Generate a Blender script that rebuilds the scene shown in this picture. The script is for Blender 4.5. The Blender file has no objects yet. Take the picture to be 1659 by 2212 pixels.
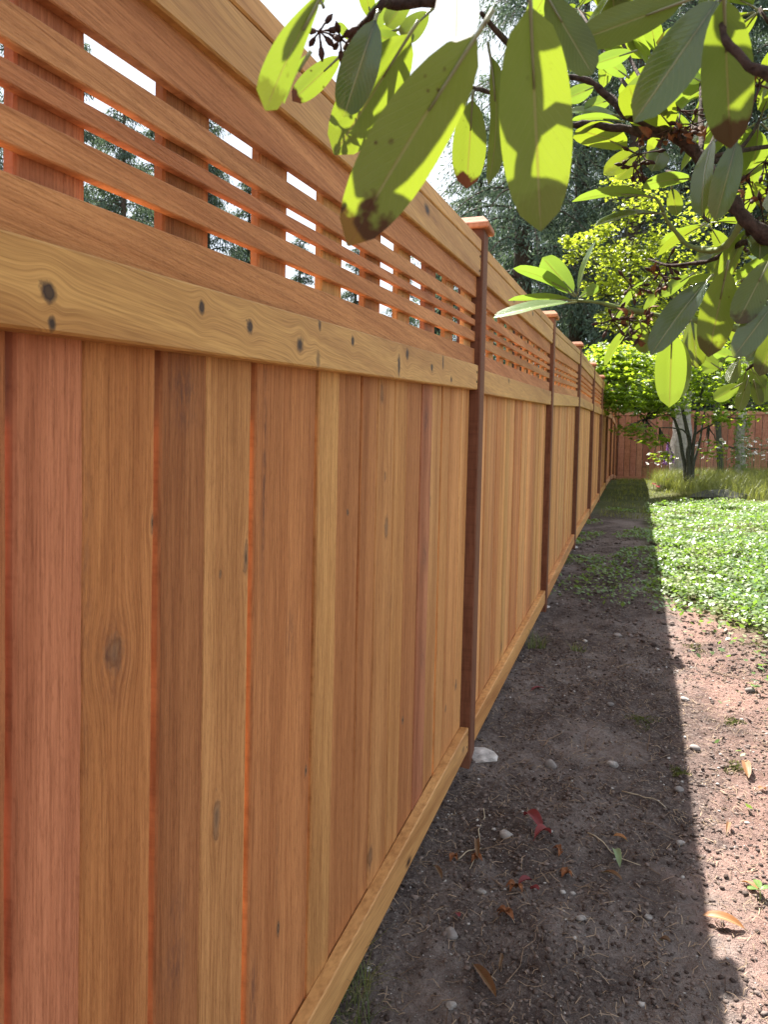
import bpy, math, random
import numpy as np
from mathutils import Vector, Matrix
rnd = random.Random(7)
rng = np.random.default_rng(11)
sc = bpy.context.scene
C = sc.collection

# ------------------------------------------------------------------ camera
YAW, PITCH, ROLL = math.radians(18.153), math.radians(2.427), math.radians(1.284)
CAM = np.array([0.5886, 0.0, 1.285])
FPX, CX, CY = 1661.0, 829.5, 1106.0          # calibration in a 1659 x 2212 frame
SLOPE = 0.09053
cF = np.array([-math.sin(YAW)*math.cos(PITCH), math.cos(YAW)*math.cos(PITCH), -math.sin(PITCH)])
_r = np.array([math.cos(YAW), math.sin(YAW), 0.0]); _u = np.cross(_r, cF)
cR = math.cos(ROLL)*_r + math.sin(ROLL)*_u
cU = -math.sin(ROLL)*_r + math.cos(ROLL)*_u
cam = bpy.data.cameras.new('camera'); camo = bpy.data.objects.new('camera', cam); C.objects.link(camo)
M = Matrix.Identity(4)
for i in range(3):
    M[i][0], M[i][1], M[i][2], M[i][3] = cR[i], cU[i], -cF[i], CAM[i]
camo.matrix_world = M
cam.sensor_fit = 'HORIZONTAL'; cam.sensor_width = 36.0; cam.lens = 36.0*FPX/1659.0
cam.clip_start = 0.02; cam.clip_end = 2000
cam.dof.use_dof = True; cam.dof.focus_distance = 1.7; cam.dof.aperture_fstop = 20.0
sc.camera = camo

# ------------------------------------------------------------------ sky and sun
TO_SUN = Vector((-0.39, 0.428, 1.0)).normalized()
world = bpy.data.worlds.new('World'); sc.world = world; world.use_nodes = True
wn = world.node_tree; wn.nodes.clear()
wo = wn.nodes.new('ShaderNodeOutputWorld'); bg = wn.nodes.new('ShaderNodeBackground')
sky = wn.nodes.new('ShaderNodeTexSky'); sky.sky_type = 'NISHITA'; sky.sun_disc = False
sky.sun_elevation = math.asin(TO_SUN.z); sky.sun_rotation = math.atan2(TO_SUN.x, TO_SUN.y)
sky.air_density = 1.0; sky.dust_density = 2.0; sky.ozone_density = 1.0
wmix = wn.nodes.new('ShaderNodeMix'); wmix.data_type = 'RGBA'
wmix.inputs[7].default_value = (6.6, 6.9, 7.3, 1)              # thin bright cloud over the blue
wtc = wn.nodes.new('ShaderNodeTexCoord'); wns = wn.nodes.new('ShaderNodeTexNoise')
wns.inputs['Scale'].default_value = 2.2; wns.inputs['Detail'].default_value = 5
wmr = wn.nodes.new('ShaderNodeMapRange')
wmr.inputs[1].default_value = 0.35; wmr.inputs[2].default_value = 0.7
wmr.inputs[3].default_value = 0.45; wmr.inputs[4].default_value = 0.95
wn.links.new(wtc.outputs['Generated'], wns.inputs['Vector'])
wn.links.new(wns.outputs['Fac'], wmr.inputs[0])
wn.links.new(wmr.outputs[0], wmix.inputs[0])
wn.links.new(sky.outputs[0], wmix.inputs[6]); wn.links.new(wmix.outputs[2], bg.inputs[0])
bg.inputs[1].default_value = 0.056
wn.links.new(bg.outputs[0], wo.inputs[0])
sl = bpy.data.lights.new('sun', 'SUN'); slo = bpy.data.objects.new('sun', sl); C.objects.link(slo)
sl.energy = 5.0; sl.angle = math.radians(0.53); sl.color = (1.0, 0.95, 0.87)
slo.rotation_euler = (-TO_SUN).to_track_quat('-Z', 'Y').to_euler(); slo.location = (-4, 4, 12)
sc.view_settings.view_transform = 'Standard'; sc.view_settings.look = 'None'
sc.view_settings.gamma = 1.0; sc.view_settings.use_curve_mapping = False
sc.view_settings.exposure = 1.95
sc.cycles.max_bounces = 8; sc.cycles.diffuse_bounces = 5; sc.cycles.glossy_bounces = 2; sc.cycles.transmission_bounces = 3
sc.cycles.caustics_reflective = False; sc.cycles.caustics_refractive = False

# ------------------------------------------------------------------ ground shape and pixel helpers
PST_Y = [0.355 + 2.44*i for i in range(10)]
PST_OFF = [0.0, 0.0, -0.035, -0.03, -0.075, -0.13, -0.175, -0.24, -0.40, -0.62]
_py = [-60, -6] + PST_Y + [25, 30, 60, 400]
_pz = [-1.6, -0.5] + [SLOPE*y + o for y, o in zip(PST_Y, PST_OFF)] + [1.5, 1.7, 2.6, 6.0]
def g(y): return np.interp(y, _py, _pz)
def hz(y, h):                                    # height h above the fence's base line
    return float(g(y)) + h
def ray(px, py):
    return cF + (px-CX)/FPX*cR - (py-CY)/FPX*cU
def pt(px, py, depth):
    return CAM + depth*ray(px, py)
def gpt(px, py, up=0.0):
    D = ray(px, py); lo, hi = 0.3, 80.0
    for _ in range(60):
        m = (lo+hi)/2; P = CAM + m*D
        if P[2] > g(P[1]) + up: lo = m
        else: hi = m
    return CAM + lo*D

def vnoise(x, y, seed=0):
    xi = np.floor(x).astype(np.int64); yi = np.floor(y).astype(np.int64)
    xf = x-xi; yf = y-yi
    u = xf*xf*(3-2*xf); v = yf*yf*(3-2*yf)
    def hsh(a, b):
        n = (a*374761393 + b*668265263 + seed*1442695041) & 0x7fffffff
        n = ((n ^ (n >> 13))*1274126177) & 0x7fffffff
        return ((n ^ (n >> 16)) & 0xffff)/65535.0
    a = hsh(xi, yi); b = hsh(xi+1, yi); c = hsh(xi, yi+1); d = hsh(xi+1, yi+1)
    return (a*(1-u)+b*u)*(1-v) + (c*(1-u)+d*u)*v - 0.5

# ------------------------------------------------------------------ object helpers
def mesh(name, V, F, mats, smooth=False, uv=None, midx=None):
    me = bpy.data.meshes.new(name)
    V = np.asarray(V, float)
    if isinstance(F, np.ndarray):
        k = F.shape[1]; n = F.shape[0]
        me.vertices.add(len(V)); me.vertices.foreach_set('co', V.ravel())
        me.loops.add(n*k); me.loops.foreach_set('vertex_index', F.ravel().astype(np.int32))
        me.polygons.add(n); me.polygons.foreach_set('loop_start', np.arange(0, n*k, k, dtype=np.int32))
        me.update(calc_edges=True)
    else:
        me.from_pydata([tuple(v) for v in V], [], F)
    for m in (mats if isinstance(mats, (list, tuple)) else [mats]): me.materials.append(m)
    if midx is not None: me.polygons.foreach_set('material_index', np.asarray(midx, np.int32))
    if smooth: me.polygons.foreach_set('use_smooth', [True]*len(me.polygons))
    if uv is not None:
        L = me.uv_layers.new(name='UVMap')
        vi = np.empty(len(me.loops), np.int32); me.loops.foreach_get('vertex_index', vi)
        L.data.foreach_set('uv', np.asarray(uv, float)[vi].ravel())
    me.validate(); me.update()
    return me
def obj(name, me, parent=None, loc=(0, 0, 0), col=None):
    o = bpy.data.objects.new(name, me); C.objects.link(o); o.location = loc
    if parent is not None: o.parent = parent
    if col is not None: o.color = (*col[:3], 1.0)
    return o
def thing(name, label, cat, loc=(0, 0, 0), group=None):
    o = bpy.data.objects.new(name, None); C.objects.link(o); o.location = loc
    o.empty_display_size = 0.1
    return tag(o, label, cat, group)
def tag(o, label=None, cat=None, group=None, kind=None):
    if label: o['label'] = label
    if cat: o['category'] = cat
    if group: o['group'] = group
    if kind: o['kind'] = kind
    return o
def rel(parent, P):                               # world point -> local of an unrotated empty
    return tuple(np.asarray(P) - np.array(parent.location))

def chamfer_box(x0, x1, y0, y1, z0, z1, b=0.003):
    V = []; F = []
    for sx in (0, 1):
        for sy in (0, 1):
            for sz in (0, 1):
                for ax in range(3):
                    p = [(x0, x1)[sx], (y0, y1)[sy], (z0, z1)[sz]]
                    s = (sx, sy, sz)
                    for k in range(3):
                        if k != ax: p[k] += b if s[k] == 0 else -b
                    V.append(p)
    idx = lambda sx, sy, sz, ax: ((sx*2+sy)*2+sz)*3+ax
    for ax in range(3):
        for s in (0, 1):
            o = [k for k in range(3) if k != ax]; q = []
            for (a, c) in ((0, 0), (1, 0), (1, 1), (0, 1)):
                t = [0, 0, 0]; t[ax] = s; t[o[0]] = a; t[o[1]] = c; q.append(idx(*t, ax))
            F.append(q)
    for ax in range(3):
        o = [k for k in range(3) if k != ax]
        for a in (0, 1):
            for c in (0, 1):
                q = []
                for (e, fx) in ((0, o[0]), (0, o[1]), (1, o[1]), (1, o[0])):
                    t = [0, 0, 0]; t[ax] = e; t[o[0]] = a; t[o[1]] = c; q.append(idx(*t, fx))
                F.append(q)
    for sx in (0, 1):
        for sy in (0, 1):
            for sz in (0, 1): F.append([idx(sx, sy, sz, k) for k in range(3)])
    V = np.array(V); ctr = V.mean(0)
    for i, q in enumerate(F):                     # face outwards
        P = V[q]; n = np.cross(P[1]-P[0], P[2]-P[0])
        if n @ (P.mean(0)-ctr) < 0: F[i] = q[::-1]
    return V, F
def tube(pts, rad, n=7, cap=True):
    P = np.asarray(pts, float); m = len(P); V = []; F = []
    rad = np.broadcast_to(np.asarray(rad, float), (m,))
    T = np.gradient(P, axis=0); T /= np.linalg.norm(T, axis=1)[:, None]+1e-12
    a = np.array([0, 0, 1.0]) if abs(T[0][2]) < .9 else np.array([1.0, 0, 0])
    N = np.cross(T[0], a); N /= np.linalg.norm(N)
    for i in range(m):
        N = N - (N@T[i])*T[i]; N /= np.linalg.norm(N)+1e-12
        B = np.cross(T[i], N)
        for k in range(n):
            t = 2*math.pi*k/n
            V.append(P[i]+rad[i]*(math.cos(t)*N+math.sin(t)*B))
    for i in range(m-1):
        for k in range(n):
            F.append([i*n+k, i*n+(k+1) % n, (i+1)*n+(k+1) % n, (i+1)*n+k])
    if cap: F.append(list(range(n))[::-1]); F.append([(m-1)*n+k for k in range(n)])
    return V, F
class MB:
    def __init__(s): s.V = []; s.F = []; s.mi = []
    def add(s, V, F, mi=0):
        o = len(s.V); s.V += [tuple(v) for v in V]; s.F += [[i+o for i in f] for f in F]; s.mi += [mi]*len(F)
    def mesh(s, name, mats, smooth=False): return mesh(name, s.V, s.F, mats, smooth, midx=s.mi)
def wiggle(a, b, n, amp, r=rnd):
    a = np.array(a); b = np.array(b); t = np.linspace(0, 1, n)
    P = a+(b-a)*t[:, None]; L = np.linalg.norm(b-a)
    j = np.array([[r.uniform(-1, 1) for _ in range(3)] for _ in range(n)])*amp*L
    j[0] = 0; j[-1] = 0
    return P+j

# ------------------------------------------------------------------ materials
class N:
    """small helper to write node trees"""
    def __init__(s, name):
        s.m = bpy.data.materials.new(name); s.m.use_nodes = True; s.t = s.m.node_tree; s.t.nodes.clear()
        s.out = s.t.nodes.new('ShaderNodeOutputMaterial')
    def n(s, typ, **k):
        x = s.t.nodes.new('ShaderNode'+typ)
        for a, v in k.items(): setattr(x, a, v)
        return x
    def put(s, sock, v):
        if isinstance(v, bpy.types.NodeSocket): s.t.links.new(v, sock)
        elif v is not None: sock.default_value = v
    def math(s, op, a, b=None, c=None, clamp=False):
        x = s.n('Math', operation=op); x.use_clamp = clamp
        s.put(x.inputs[0], a); s.put(x.inputs[1], b)
        if c is not None: s.put(x.inputs[2], c)
        return x.outputs[0]
    def vmath(s, op, a, b=None):
        x = s.n('VectorMath', operation=op); s.put(x.inputs[0], a)
        if b is not None: s.put(x.inputs[3] if op == 'SCALE' else x.inputs[1], b)
        return x.outputs['Value'] if op in ('LENGTH', 'DOT_PRODUCT') else x.outputs[0]
    def noise(s, vec, scale=1.0, detail=4, rough=0.55, dist=0.0):
        x = s.n('TexNoise'); s.put(x.inputs['Vector'], vec); x.inputs['Scale'].default_value = scale
        x.inputs['Detail'].default_value = detail; x.inputs['Roughness'].default_value = rough
        x.inputs['Distortion'].default_value = dist
        return x.outputs['Fac']
    def voro(s, vec, scale=1.0, out='Distance', feature='F1', rand=1.0):
        x = s.n('TexVoronoi', feature=feature); s.put(x.inputs['Vector'], vec); x.inputs['Scale'].default_value = scale
        x.inputs['Randomness'].default_value = rand
        return x.outputs[out]
    def mr(s, v, a, b, c=0.0, d=1.0, smooth=False):
        x = s.n('MapRange'); s.put(x.inputs[0], v); x.clamp = True
        if smooth: x.interpolation_type = 'SMOOTHSTEP'
        for i, q in zip((1, 2, 3, 4), (a, b, c, d)): s.put(x.inputs[i], q)
        return x.outputs[0]
    def mix(s, f, a, b, blend='MIX'):
        x = s.n('Mix', data_type='RGBA', blend_type=blend); x.clamp_factor = True
        fix = lambda v: (*v, 1) if isinstance(v, tuple) and len(v) == 3 else v
        s.put(x.inputs[0], f); s.put(x.inputs[6], fix(a)); s.put(x.inputs[7], fix(b)); return x.outputs[2]
    def comb(s, x, y, z):
        c = s.n('CombineXYZ'); s.put(c.inputs[0], x); s.put(c.inputs[1], y); s.put(c.inputs[2], z); return c.outputs[0]
    def sep(s, v):
        c = s.n('SeparateXYZ'); s.put(c.inputs[0], v); return c.outputs
    def bump(s, h, dist=0.001, strength=1.0, normal=None):
        b = s.n('Bump'); s.put(b.inputs['Height'], h); b.inputs['Distance'].default_value = dist
        b.inputs['Strength'].default_value = strength
        if normal is not None: s.put(b.inputs['Normal'], normal)
        return b.outputs[0]
    def principled(s, col, rough=0.7, spec=0.3, normal=None):
        p = s.n('BsdfPrincipled'); s.put(p.inputs['Base Color'], (*col, 1) if isinstance(col, tuple) and len(col) == 3 else col)
        s.put(p.inputs['Roughness'], rough); s.put(p.inputs['Specular IOR Level'], spec)
        if normal is not None: s.put(p.inputs['Normal'], normal)
        return p.outputs[0]
    def done(s, sh): s.t.links.new(sh, s.out.inputs[0]); return s.m

def wood(name, axis, rough_sawn=1.0, knots=None, knotamt=0.0, streak=1.0, stains=None, kdark=0.5):
    """cedar: axis is the grain direction in the object's own space; object colour is the board's own tone.
    knots: list of (along, across, r_along, r_across, strength) in fence coordinates (y or z, see below)."""
    s = N(name)
    oi = s.n('ObjectInfo'); tc = s.n('TexCoord').outputs['Object']
    rv = s.math('MULTIPLY', oi.outputs['Random'], 40.0)
    x, y, z = s.sep(tc)
    al, ac = (z, y) if axis == 'z' else (y, z)
    dp = x
    al = s.math('ADD', al, rv)
    dark = None
    if knots:
        geo = s.n('NewGeometry').outputs['Position']
        gx, gy, gz_ = s.sep(geo)
        kal, kac = (gz_, gy) if axis == 'z' else (gy, gz_)
        tot = None; disp = None
        kn = s.mr(s.noise(geo, 55.0, 3, 0.65), 0.25, 0.75, 0.35, 1.9)
        for (ka, kc, ra, rc, st) in knots:
            da = s.math('DIVIDE', s.math('SUBTRACT', kal, ka), ra)
            dc = s.math('DIVIDE', s.math('SUBTRACT', kac, kc), rc)
            d2 = s.math('ADD', s.math('MULTIPLY', da, da), s.math('MULTIPLY', dc, dc))
            core = s.math('MULTIPLY', s.mr(s.math('MULTIPLY', d2, kn), 1.7, 0.05), st)
            tot = core if tot is None else s.math('MAXIMUM', tot, core)
            fall = s.math('EXPONENT', s.math('MULTIPLY', d2, -0.16))
            dd = s.math('MULTIPLY', s.math('MULTIPLY', fall, dc), -rc*0.9)
            disp = dd if disp is None else s.math('ADD', disp, dd)
        ac = s.math('ADD', ac, disp); dark = tot
    # slow waviness of the grain
    wob = s.noise(s.comb(s.math('MULTIPLY', al, 1.6), s.math('MULTIPLY', ac, 3.0), rv), 1.0, 2)
    ac2 = s.math('ADD', ac, s.math('MULTIPLY', s.math('SUBTRACT', wob, 0.5), 0.05))
    ringn = s.noise(s.comb(s.math('MULTIPLY', al, 0.35), s.math('MULTIPLY', ac2, 34.0), s.math('ADD', dp, rv)), 1.0, 3, 0.6)
    ring = s.math('ABSOLUTE', s.math('SUBTRACT', s.math('FRACT', s.math('MULTIPLY', ringn, 5.0)), 0.5))
    ring = s.mr(ring, 0.0, 0.5)
    band = s.noise(s.comb(s.math('MULTIPLY', al, 0.5), s.math('MULTIPLY', ac2, 13.0), rv), 1.0, 2)
    fib = s.noise(s.comb(s.math('MULTIPLY', al, 9.0), s.math('MULTIPLY', ac, 330.0), s.math('MULTIPLY', dp, 60.0)), 1.0, 2, 0.65)
    saw = s.noise(s.comb(s.math('MULTIPLY', al, 160.0), s.math('MULTIPLY', ac, 420.0), s.math('MULTIPLY', dp, 300.0)), 1.0, 1, 0.6)
    blot = s.noise(s.comb(s.math('MULTIPLY', al, 3.5), s.math('MULTIPLY', ac, 9.0), rv), 1.0, 4, 0.6)
    c0 = oi.outputs['Color']
    lo = s.mix(1.0, c0, (0.72, 0.62, 0.56), 'MULTIPLY'); hi = s.mix(1.0, c0, (1.14, 1.18, 1.18), 'MULTIPLY')
    c = s.mix(s.mr(band, 0.3, 0.72), lo, hi)
    c = s.mix(s.math('MULTIPLY', s.mr(ring, 0.15, 0.95), 0.42*streak), c, s.mix(1.0, c, (0.72, 0.62, 0.55), 'MULTIPLY'))
    c = s.mix(s.mr(fib, 0.40, 0.68, 0.0, 0.65), c, s.mix(1.0, c, (0.52, 0.44, 0.38), 'MULTIPLY'))
    c = s.mix(s.mr(blot, 0.58, 0.8, 0.0, 0.55), c, s.mix(1.0, c, (0.68, 0.58, 0.54), 'MULTIPLY'))
    if rough_sawn > .5:
        fl = s.noise(s.comb(s.math('MULTIPLY', al, 55.0), s.math('MULTIPLY', ac, 260.0), rv), 1.0, 3, 0.7)
        c = s.mix(s.mr(fl, 0.50, 0.72, 0.0, 0.5), c, s.mix(1.0, c, (0.55, 0.46, 0.40), 'MULTIPLY'))
    if knotamt:
        kv = s.n('TexVoronoi'); s.put(kv.inputs['Vector'], s.comb(s.math('MULTIPLY', al, 4.5), s.math('MULTIPLY', ac, 9.0), rv))
        kv.inputs['Scale'].default_value = 1.0
        kr = s.sep(kv.outputs['Color'])[0]
        kd_ = s.math('MULTIPLY', kv.outputs['Distance'], s.mr(fib, 0.3, 0.7, 0.7, 1.5))
        km = s.math('MULTIPLY', s.mr(kd_, 0.17, 0.02), s.mr(kr, 1.0-knotamt, 1.02-knotamt))
        dark = km if dark is None else s.math('MAXIMUM', dark, km)
    if dark is not None:
        rg = s.math('ABSOLUTE', s.math('SINE', s.math('MULTIPLY', dark, 8.0)))
        kc = s.mix(s.math('MULTIPLY', rg, 1.0-kdark), (0.045, 0.024, 0.016), (0.34, 0.20, 0.11))
        c = s.mix(s.mr(dark, 0.02, 0.75), c, kc)
    if stains:
        geo2 = s.n('NewGeometry').outputs['Position']; _, sy_, sz_ = s.sep(geo2)
        sal, sac = (sz_, sy_) if axis == 'z' else (sy_, sz_)
        sn = s.noise(s.comb(s.math('MULTIPLY', sal, 40.0), s.math('MULTIPLY', sac, 190.0), rv), 1.0, 3, 0.7)
        sm = None
        for (ka, kc_, ra, rc, st) in stains:
            da = s.math('DIVIDE', s.math('SUBTRACT', sal, ka), ra); dc = s.math('DIVIDE', s.math('SUBTRACT', sac, kc_), rc)
            e = s.math('MULTIPLY', s.math('EXPONENT', s.math('MULTIPLY', s.math('ADD', s.math('MULTIPLY', da, da), s.math('MULTIPLY', dc, dc)), -1.2)), st)
            sm = e if sm is None else s.math('MAXIMUM', sm, e)
        c = s.mix(s.math('MULTIPLY', sm, s.mr(sn, 0.38, 0.60)), c, (0.09, 0.042, 0.036))
    h = s.math('ADD', s.math('MULTIPLY', saw, 0.6*rough_sawn), s.math('MULTIPLY', fib, 0.7))
    nb = s.bump(h, 0.0016*(0.3+0.7*rough_sawn), 0.9)
    return s.done(s.principled(c, 0.72 if rough_sawn > .5 else 0.55, 0.25, nb))

def plain(name, col, rough=0.8, var=0.25, scale=30.0, bump=0.0, spec=0.2):
    s = N(name); tc = s.n('TexCoord').outputs['Object']; oi = s.n('ObjectInfo')
    p = s.vmath('ADD', tc, s.comb(s.math('MULTIPLY', oi.outputs['Random'], 30.0), 0.0, 0.0))
    n = s.noise(p, scale, 5, 0.6)
    c = s.mix(s.mr(n, 0.3, 0.7), tuple(v*(1-var) for v in col), tuple(min(1, v*(1+var)) for v in col))
    nb = s.bump(n, bump, 0.8) if bump else None
    return s.done(s.principled(c, rough, spec, nb))
def leafmat(name, top, under, trans, tfac=0.45, gloss=0.25, grough=0.35, veins=True, usecolor=False):
    s = N(name)
    oi = s.n('ObjectInfo'); geo = s.n('NewGeometry'); tc = s.n('TexCoord')
    u, v, _ = s.sep(tc.outputs['UV'])
    hsv = s.n('HueSaturation')
    rnd1 = oi.outputs['Random']
    back = geo.outputs['Backfacing']
    col = s.mix(back, top, under)
    n1 = s.noise(s.vmath('ADD', tc.outputs['Object'], s.comb(s.math('MULTIPLY', rnd1, 20.0), 0.0, 0.0)), 60.0, 4)
    col = s.mix(s.mr(n1, 0.3, 0.7, 0.0, 0.5), col, s.mix(1.0, col, (0.7, 0.75, 0.6), 'MULTIPLY'))
    col = s.mix(1.0, col, s.mix(rnd1, (0.8, 0.85, 0.9), (1.2, 1.12, 0.95)), 'MULTIPLY')
    tr = s.mix(rnd1, tuple(c*0.85 for c in trans), tuple(min(1, c*1.1) for c in trans))
    nrm = None
    if usecolor:
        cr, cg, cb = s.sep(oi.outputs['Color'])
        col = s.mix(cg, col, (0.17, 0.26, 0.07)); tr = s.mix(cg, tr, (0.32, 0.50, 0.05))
        col = s.mix(cb, col, (0.75, 0.75, 0.74)); tr = s.mix(cb, tr, (0.8, 0.8, 0.78))  # blue channel: glare painted as a whitish leaf colour
    if veins:
        au = s.math('ABSOLUTE', s.math('SUBTRACT', u, 0.5))
        mid = s.mr(au, 0.030, 0.012)
        sv = s.math('SINE', s.math('MULTIPLY', s.math('SUBTRACT', v, s.math('MULTIPLY', au, 0.55)), 95.0))
        sv = s.mr(sv, 0.80, 1.0)
        col = s.mix(s.math('MULTIPLY', mid, 0.75), col, (0.30, 0.30, 0.15))
        col = s.mix(s.math('MULTIPLY', sv, 0.22), col, (0.24, 0.26, 0.12))
        tr = s.mix(s.math('MULTIPLY', mid, 0.6), tr, (0.22, 0.15, 0.02))
        tr = s.mix(s.math('MULTIPLY', sv, 0.12), tr, (0.2, 0.25, 0.02))
        h = s.math('ADD', s.math('MULTIPLY', mid, 1.0), s.math('ADD', s.math('MULTIPLY', sv, 0.25), s.math('MULTIPLY', n1, 0.8)))
        nrm = s.bump(h, 0.0012, 0.55)
    if usecolor:
        sp = s.voro(s.vmath('ADD', s.vmath('ADD', tc.outputs['Object'], s.comb(s.math('MULTIPLY', rnd1, 20.0), 0.0, 0.0)), s.comb(s.math('MULTIPLY', n1, 0.008), s.math('MULTIPLY', n1, -0.006), 0.0)), 105.0)
        n2 = s.noise(tc.outputs['Object'], 28.0, 2)
        spots = s.math('MULTIPLY', s.mr(sp, s.mr(n2, 0.45, 0.75, 0.05, 0.34), 0.04), s.mr(n2, 0.50, 0.58))
        n3 = s.noise(tc.outputs['Object'], 45.0, 3)
        tip = s.mr(s.math('ADD', v, s.math('MULTIPLY', s.math('SUBTRACT', n3, 0.5), 0.55)), 0.80, 0.87)
        dm = s.math('MULTIPLY', s.math('MAXIMUM', s.math('MULTIPLY', spots, 0.9), tip), cr, clamp=True)
        col = s.mix(dm, col, (0.075, 0.032, 0.022)); tr = s.mix(dm, tr, (0.05, 0.015, 0.005))
    d = s.n('BsdfDiffuse'); s.put(d.inputs[0], col if not isinstance(col, tuple) else (*col, 1))
    t = s.n('BsdfTranslucent'); s.put(t.inputs[0], tr)
    gl = s.n('BsdfGlossy'); gl.inputs['Roughness'].default_value = grough; gl.inputs[0].default_value = (1, 1, 1, 1)
    if nrm is not None:
        for b in (d, gl): s.put(b.inputs['Normal'], nrm)
    m1 = s.n('MixShader'); m1.inputs[0].default_value = tfac
    s.t.links.new(d.outputs[0], m1.inputs[1]); s.t.links.new(t.outputs[0], m1.inputs[2])
    lw = s.n('LayerWeight'); lw.inputs[0].default_value = 0.5
    if nrm is not None: s.put(lw.inputs['Normal'], nrm)
    fz = s.math('ADD', 0.04, s.math('MULTIPLY', s.math('POWER', lw.outputs['Facing'], 4.0), 0.28))
    fac = s.math('MULTIPLY', fz, s.mr(back, 0.0, 1.0, gloss*4, gloss*1.0), clamp=True)
    m2 = s.n('MixShader'); s.put(m2.inputs[0], fac)
    s.t.links.new(m1.outputs[0], m2.inputs[1]); s.t.links.new(gl.outputs[0], m2.inputs[2])
    return s.done(m2.outputs[0])

def fpx(px, py, x=0.0):                            # pixel on the fence plane
    D = ray(px, py); t = (x-CAM[0])/D[0]; return CAM+t*D
def knotlist(L, axis, x):
    out = []
    for (px, py, ra, rc, st) in L:
        P = fpx(px, py, x); out.append((P[2] if axis == 'z' else P[1], P[1] if axis == 'z' else P[2], ra, rc, st))
    return out
K_board = knotlist([(535, 1205, .026, .008, .75), (472, 1770, .034, .011, .7), (335, 1130, .014, .006, .8), (835, 1140, .03, .015, .65),
                    (826, 850, .03, .013, .5), (832, 1030, .014, .008, .5), (250, 1410, .022, .016, .55), (755, 1107, .008, .006, .9),
                    (605, 2005, .014, .006, .9), (665, 1665, .012, .006, .8), (930, 1080, .03, .018, .45), (480, 1240, .007, .004, .7),
                    (800, 1850, .03, .02, .5), (872, 1555, .012, .01, .8), (985, 1480, .02, .016, .7), (963, 1530, .014, .012, .6)], 'z', 0.0)
K_mid = knotlist([(107, 633, .011, .011, .95), (113, 700, .005, .008, .8), (436, 664, .008, .010, .95), (541, 706, .009, .010, .95),
                  (648, 745, .012, .014, .85), (691, 703, .007, .013, .7), (762, 737, .009, .010, .95), (687, 778, .010, .014, .5),
                  (862, 790, .010, .026, .8), (880, 765, .012, .016, .85), (933, 795, .012, .010, .9), (957, 785, .010, .02, .7), (975, 820, .012, .01, .8)], 'y', 0.031)
K_stain = knotlist([(398, 840, .035, .030, .75), (400, 905, .02, .03, .5), (385, 1960, .03, .02, .5), (380, 2080, .05, .03, .55), (920, 905, .05, .025, .9), (917, 1200, .05, .03, .8), (912, 1420, .06, .03, .6), (545, 2150, .08, .012, .7), (569, 1000, .22, .008, .65),
                    (600, 1850, .1, .012, .4), (632, 1370, .05, .02, .5), (250, 1420, .05, .03, .5), (190, 1300, .25, .01, .35), (1085, 1180, .08, .05, .5), (845, 1300, .08, .03, .3)], 'z', 0.0)
m_board = wood('cedar_board_near', 'z', 1.0, K_board, stains=K_stain, kdark=.35)
m_boardf = wood('cedar_board', 'z', 0.9, None, 0.10)
m_mid = wood('cedar_rail_near', 'y', 0.12, K_mid, streak=0.75, kdark=.9)
m_rail = wood('cedar_rail', 'y', 0.15, None, 0.45, streak=0.75, kdark=.9)
m_slat = wood('cedar_slat', 'y', 1.0, None, 0.0)
m_post = wood('cedar_post', 'z', 0.6, None, 0.05)
m_backb = wood('cedar_back_board', 'z', 0.8, None, 0.55, kdark=.7)
m_screw = plain('dark_screw', (0.02, 0.018, 0.016), 0.5, 0.2, 200)
m_conc = plain('concrete', (0.46, 0.43, 0.41), 0.9, 0.45, 30, 0.010)
m_stone = plain('field_stone', (0.22, 0.20, 0.19), 0.85, 0.3, 30, 0.004)
m_twig = plain('dry_twig', (0.20, 0.14, 0.10), 0.85, 0.4, 60, 0.001)
m_straw = plain('pale_straw', (0.42, 0.36, 0.26), 0.8, 0.3, 60)
m_bark = plain('rhododendron_bark', (0.055, 0.036, 0.030), 0.9, 0.6, 110, 0.008)
m_gstem = plain('green_stem', (0.16, 0.21, 0.07), 0.6, 0.25, 60)
m_petal = plain('dried_petal', (0.19, 0.075, 0.032), 0.7, 0.45, 120)
m_caps = plain('dry_capsule', (0.06, 0.03, 0.025), 0.8, 0.4, 120)

# ------------------------------------------------------------------ ground
def lines(segs):
    out = []
    for a, b, st in segs:
        n = max(1, int(round((b-a)/st))); out += list(np.linspace(a, b, n, endpoint=False))
    return np.array(out+[segs[-1][1]])
gx = lines([(-400, -60, 34), (-60, -8, 4), (-8, -1, .5), (-1, -.12, .08), (-.12, 1.45, .0095), (1.45, 2.2, .025), (2.2, 6, .12), (6, 14, .5), (14, 60, 4), (60, 400, 34)])
gy = lines([(-400, -60, 34), (-60, -5, 4), (-5, 1.2, .35), (1.2, 4.2, .0105), (4.2, 7, .025), (7, 14, .09), (14, 24, .25), (24, 60, 2), (60, 700, 40)])
X, Y = np.meshgrid(gx, gy)
Z = g(Y)
near = np.clip((9-Y)/3, 0, 1)*np.clip((Y+1), 0, 1)
Z = Z + 0.05*vnoise(X*1.1, Y*1.1, 1)*np.clip((X-0.1)*2, 0, 1) + near*(0.026*vnoise(X*7, Y*7, 2) + 0.018*vnoise(X*19, Y*19, 3)
     + 0.012*np.maximum(0, vnoise(X*42, Y*42, 4)) + 0.009*vnoise(X*85, Y*85, 5))
Z += -0.015*near
rise = np.clip((X-1.25)/1.2, 0, 1)*np.clip((Y-2)/2, 0, 1)
Z += 0.05*rise
ny, nx = X.shape
I = np.arange(nx*ny).reshape(ny, nx)
Fq = np.stack([I[:-1, :-1], I[:-1, 1:], I[1:, 1:], I[1:, :-1]], -1).reshape(-1, 4)
s = N('soil')
pos = s.n('NewGeometry').outputs['Position']
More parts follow.
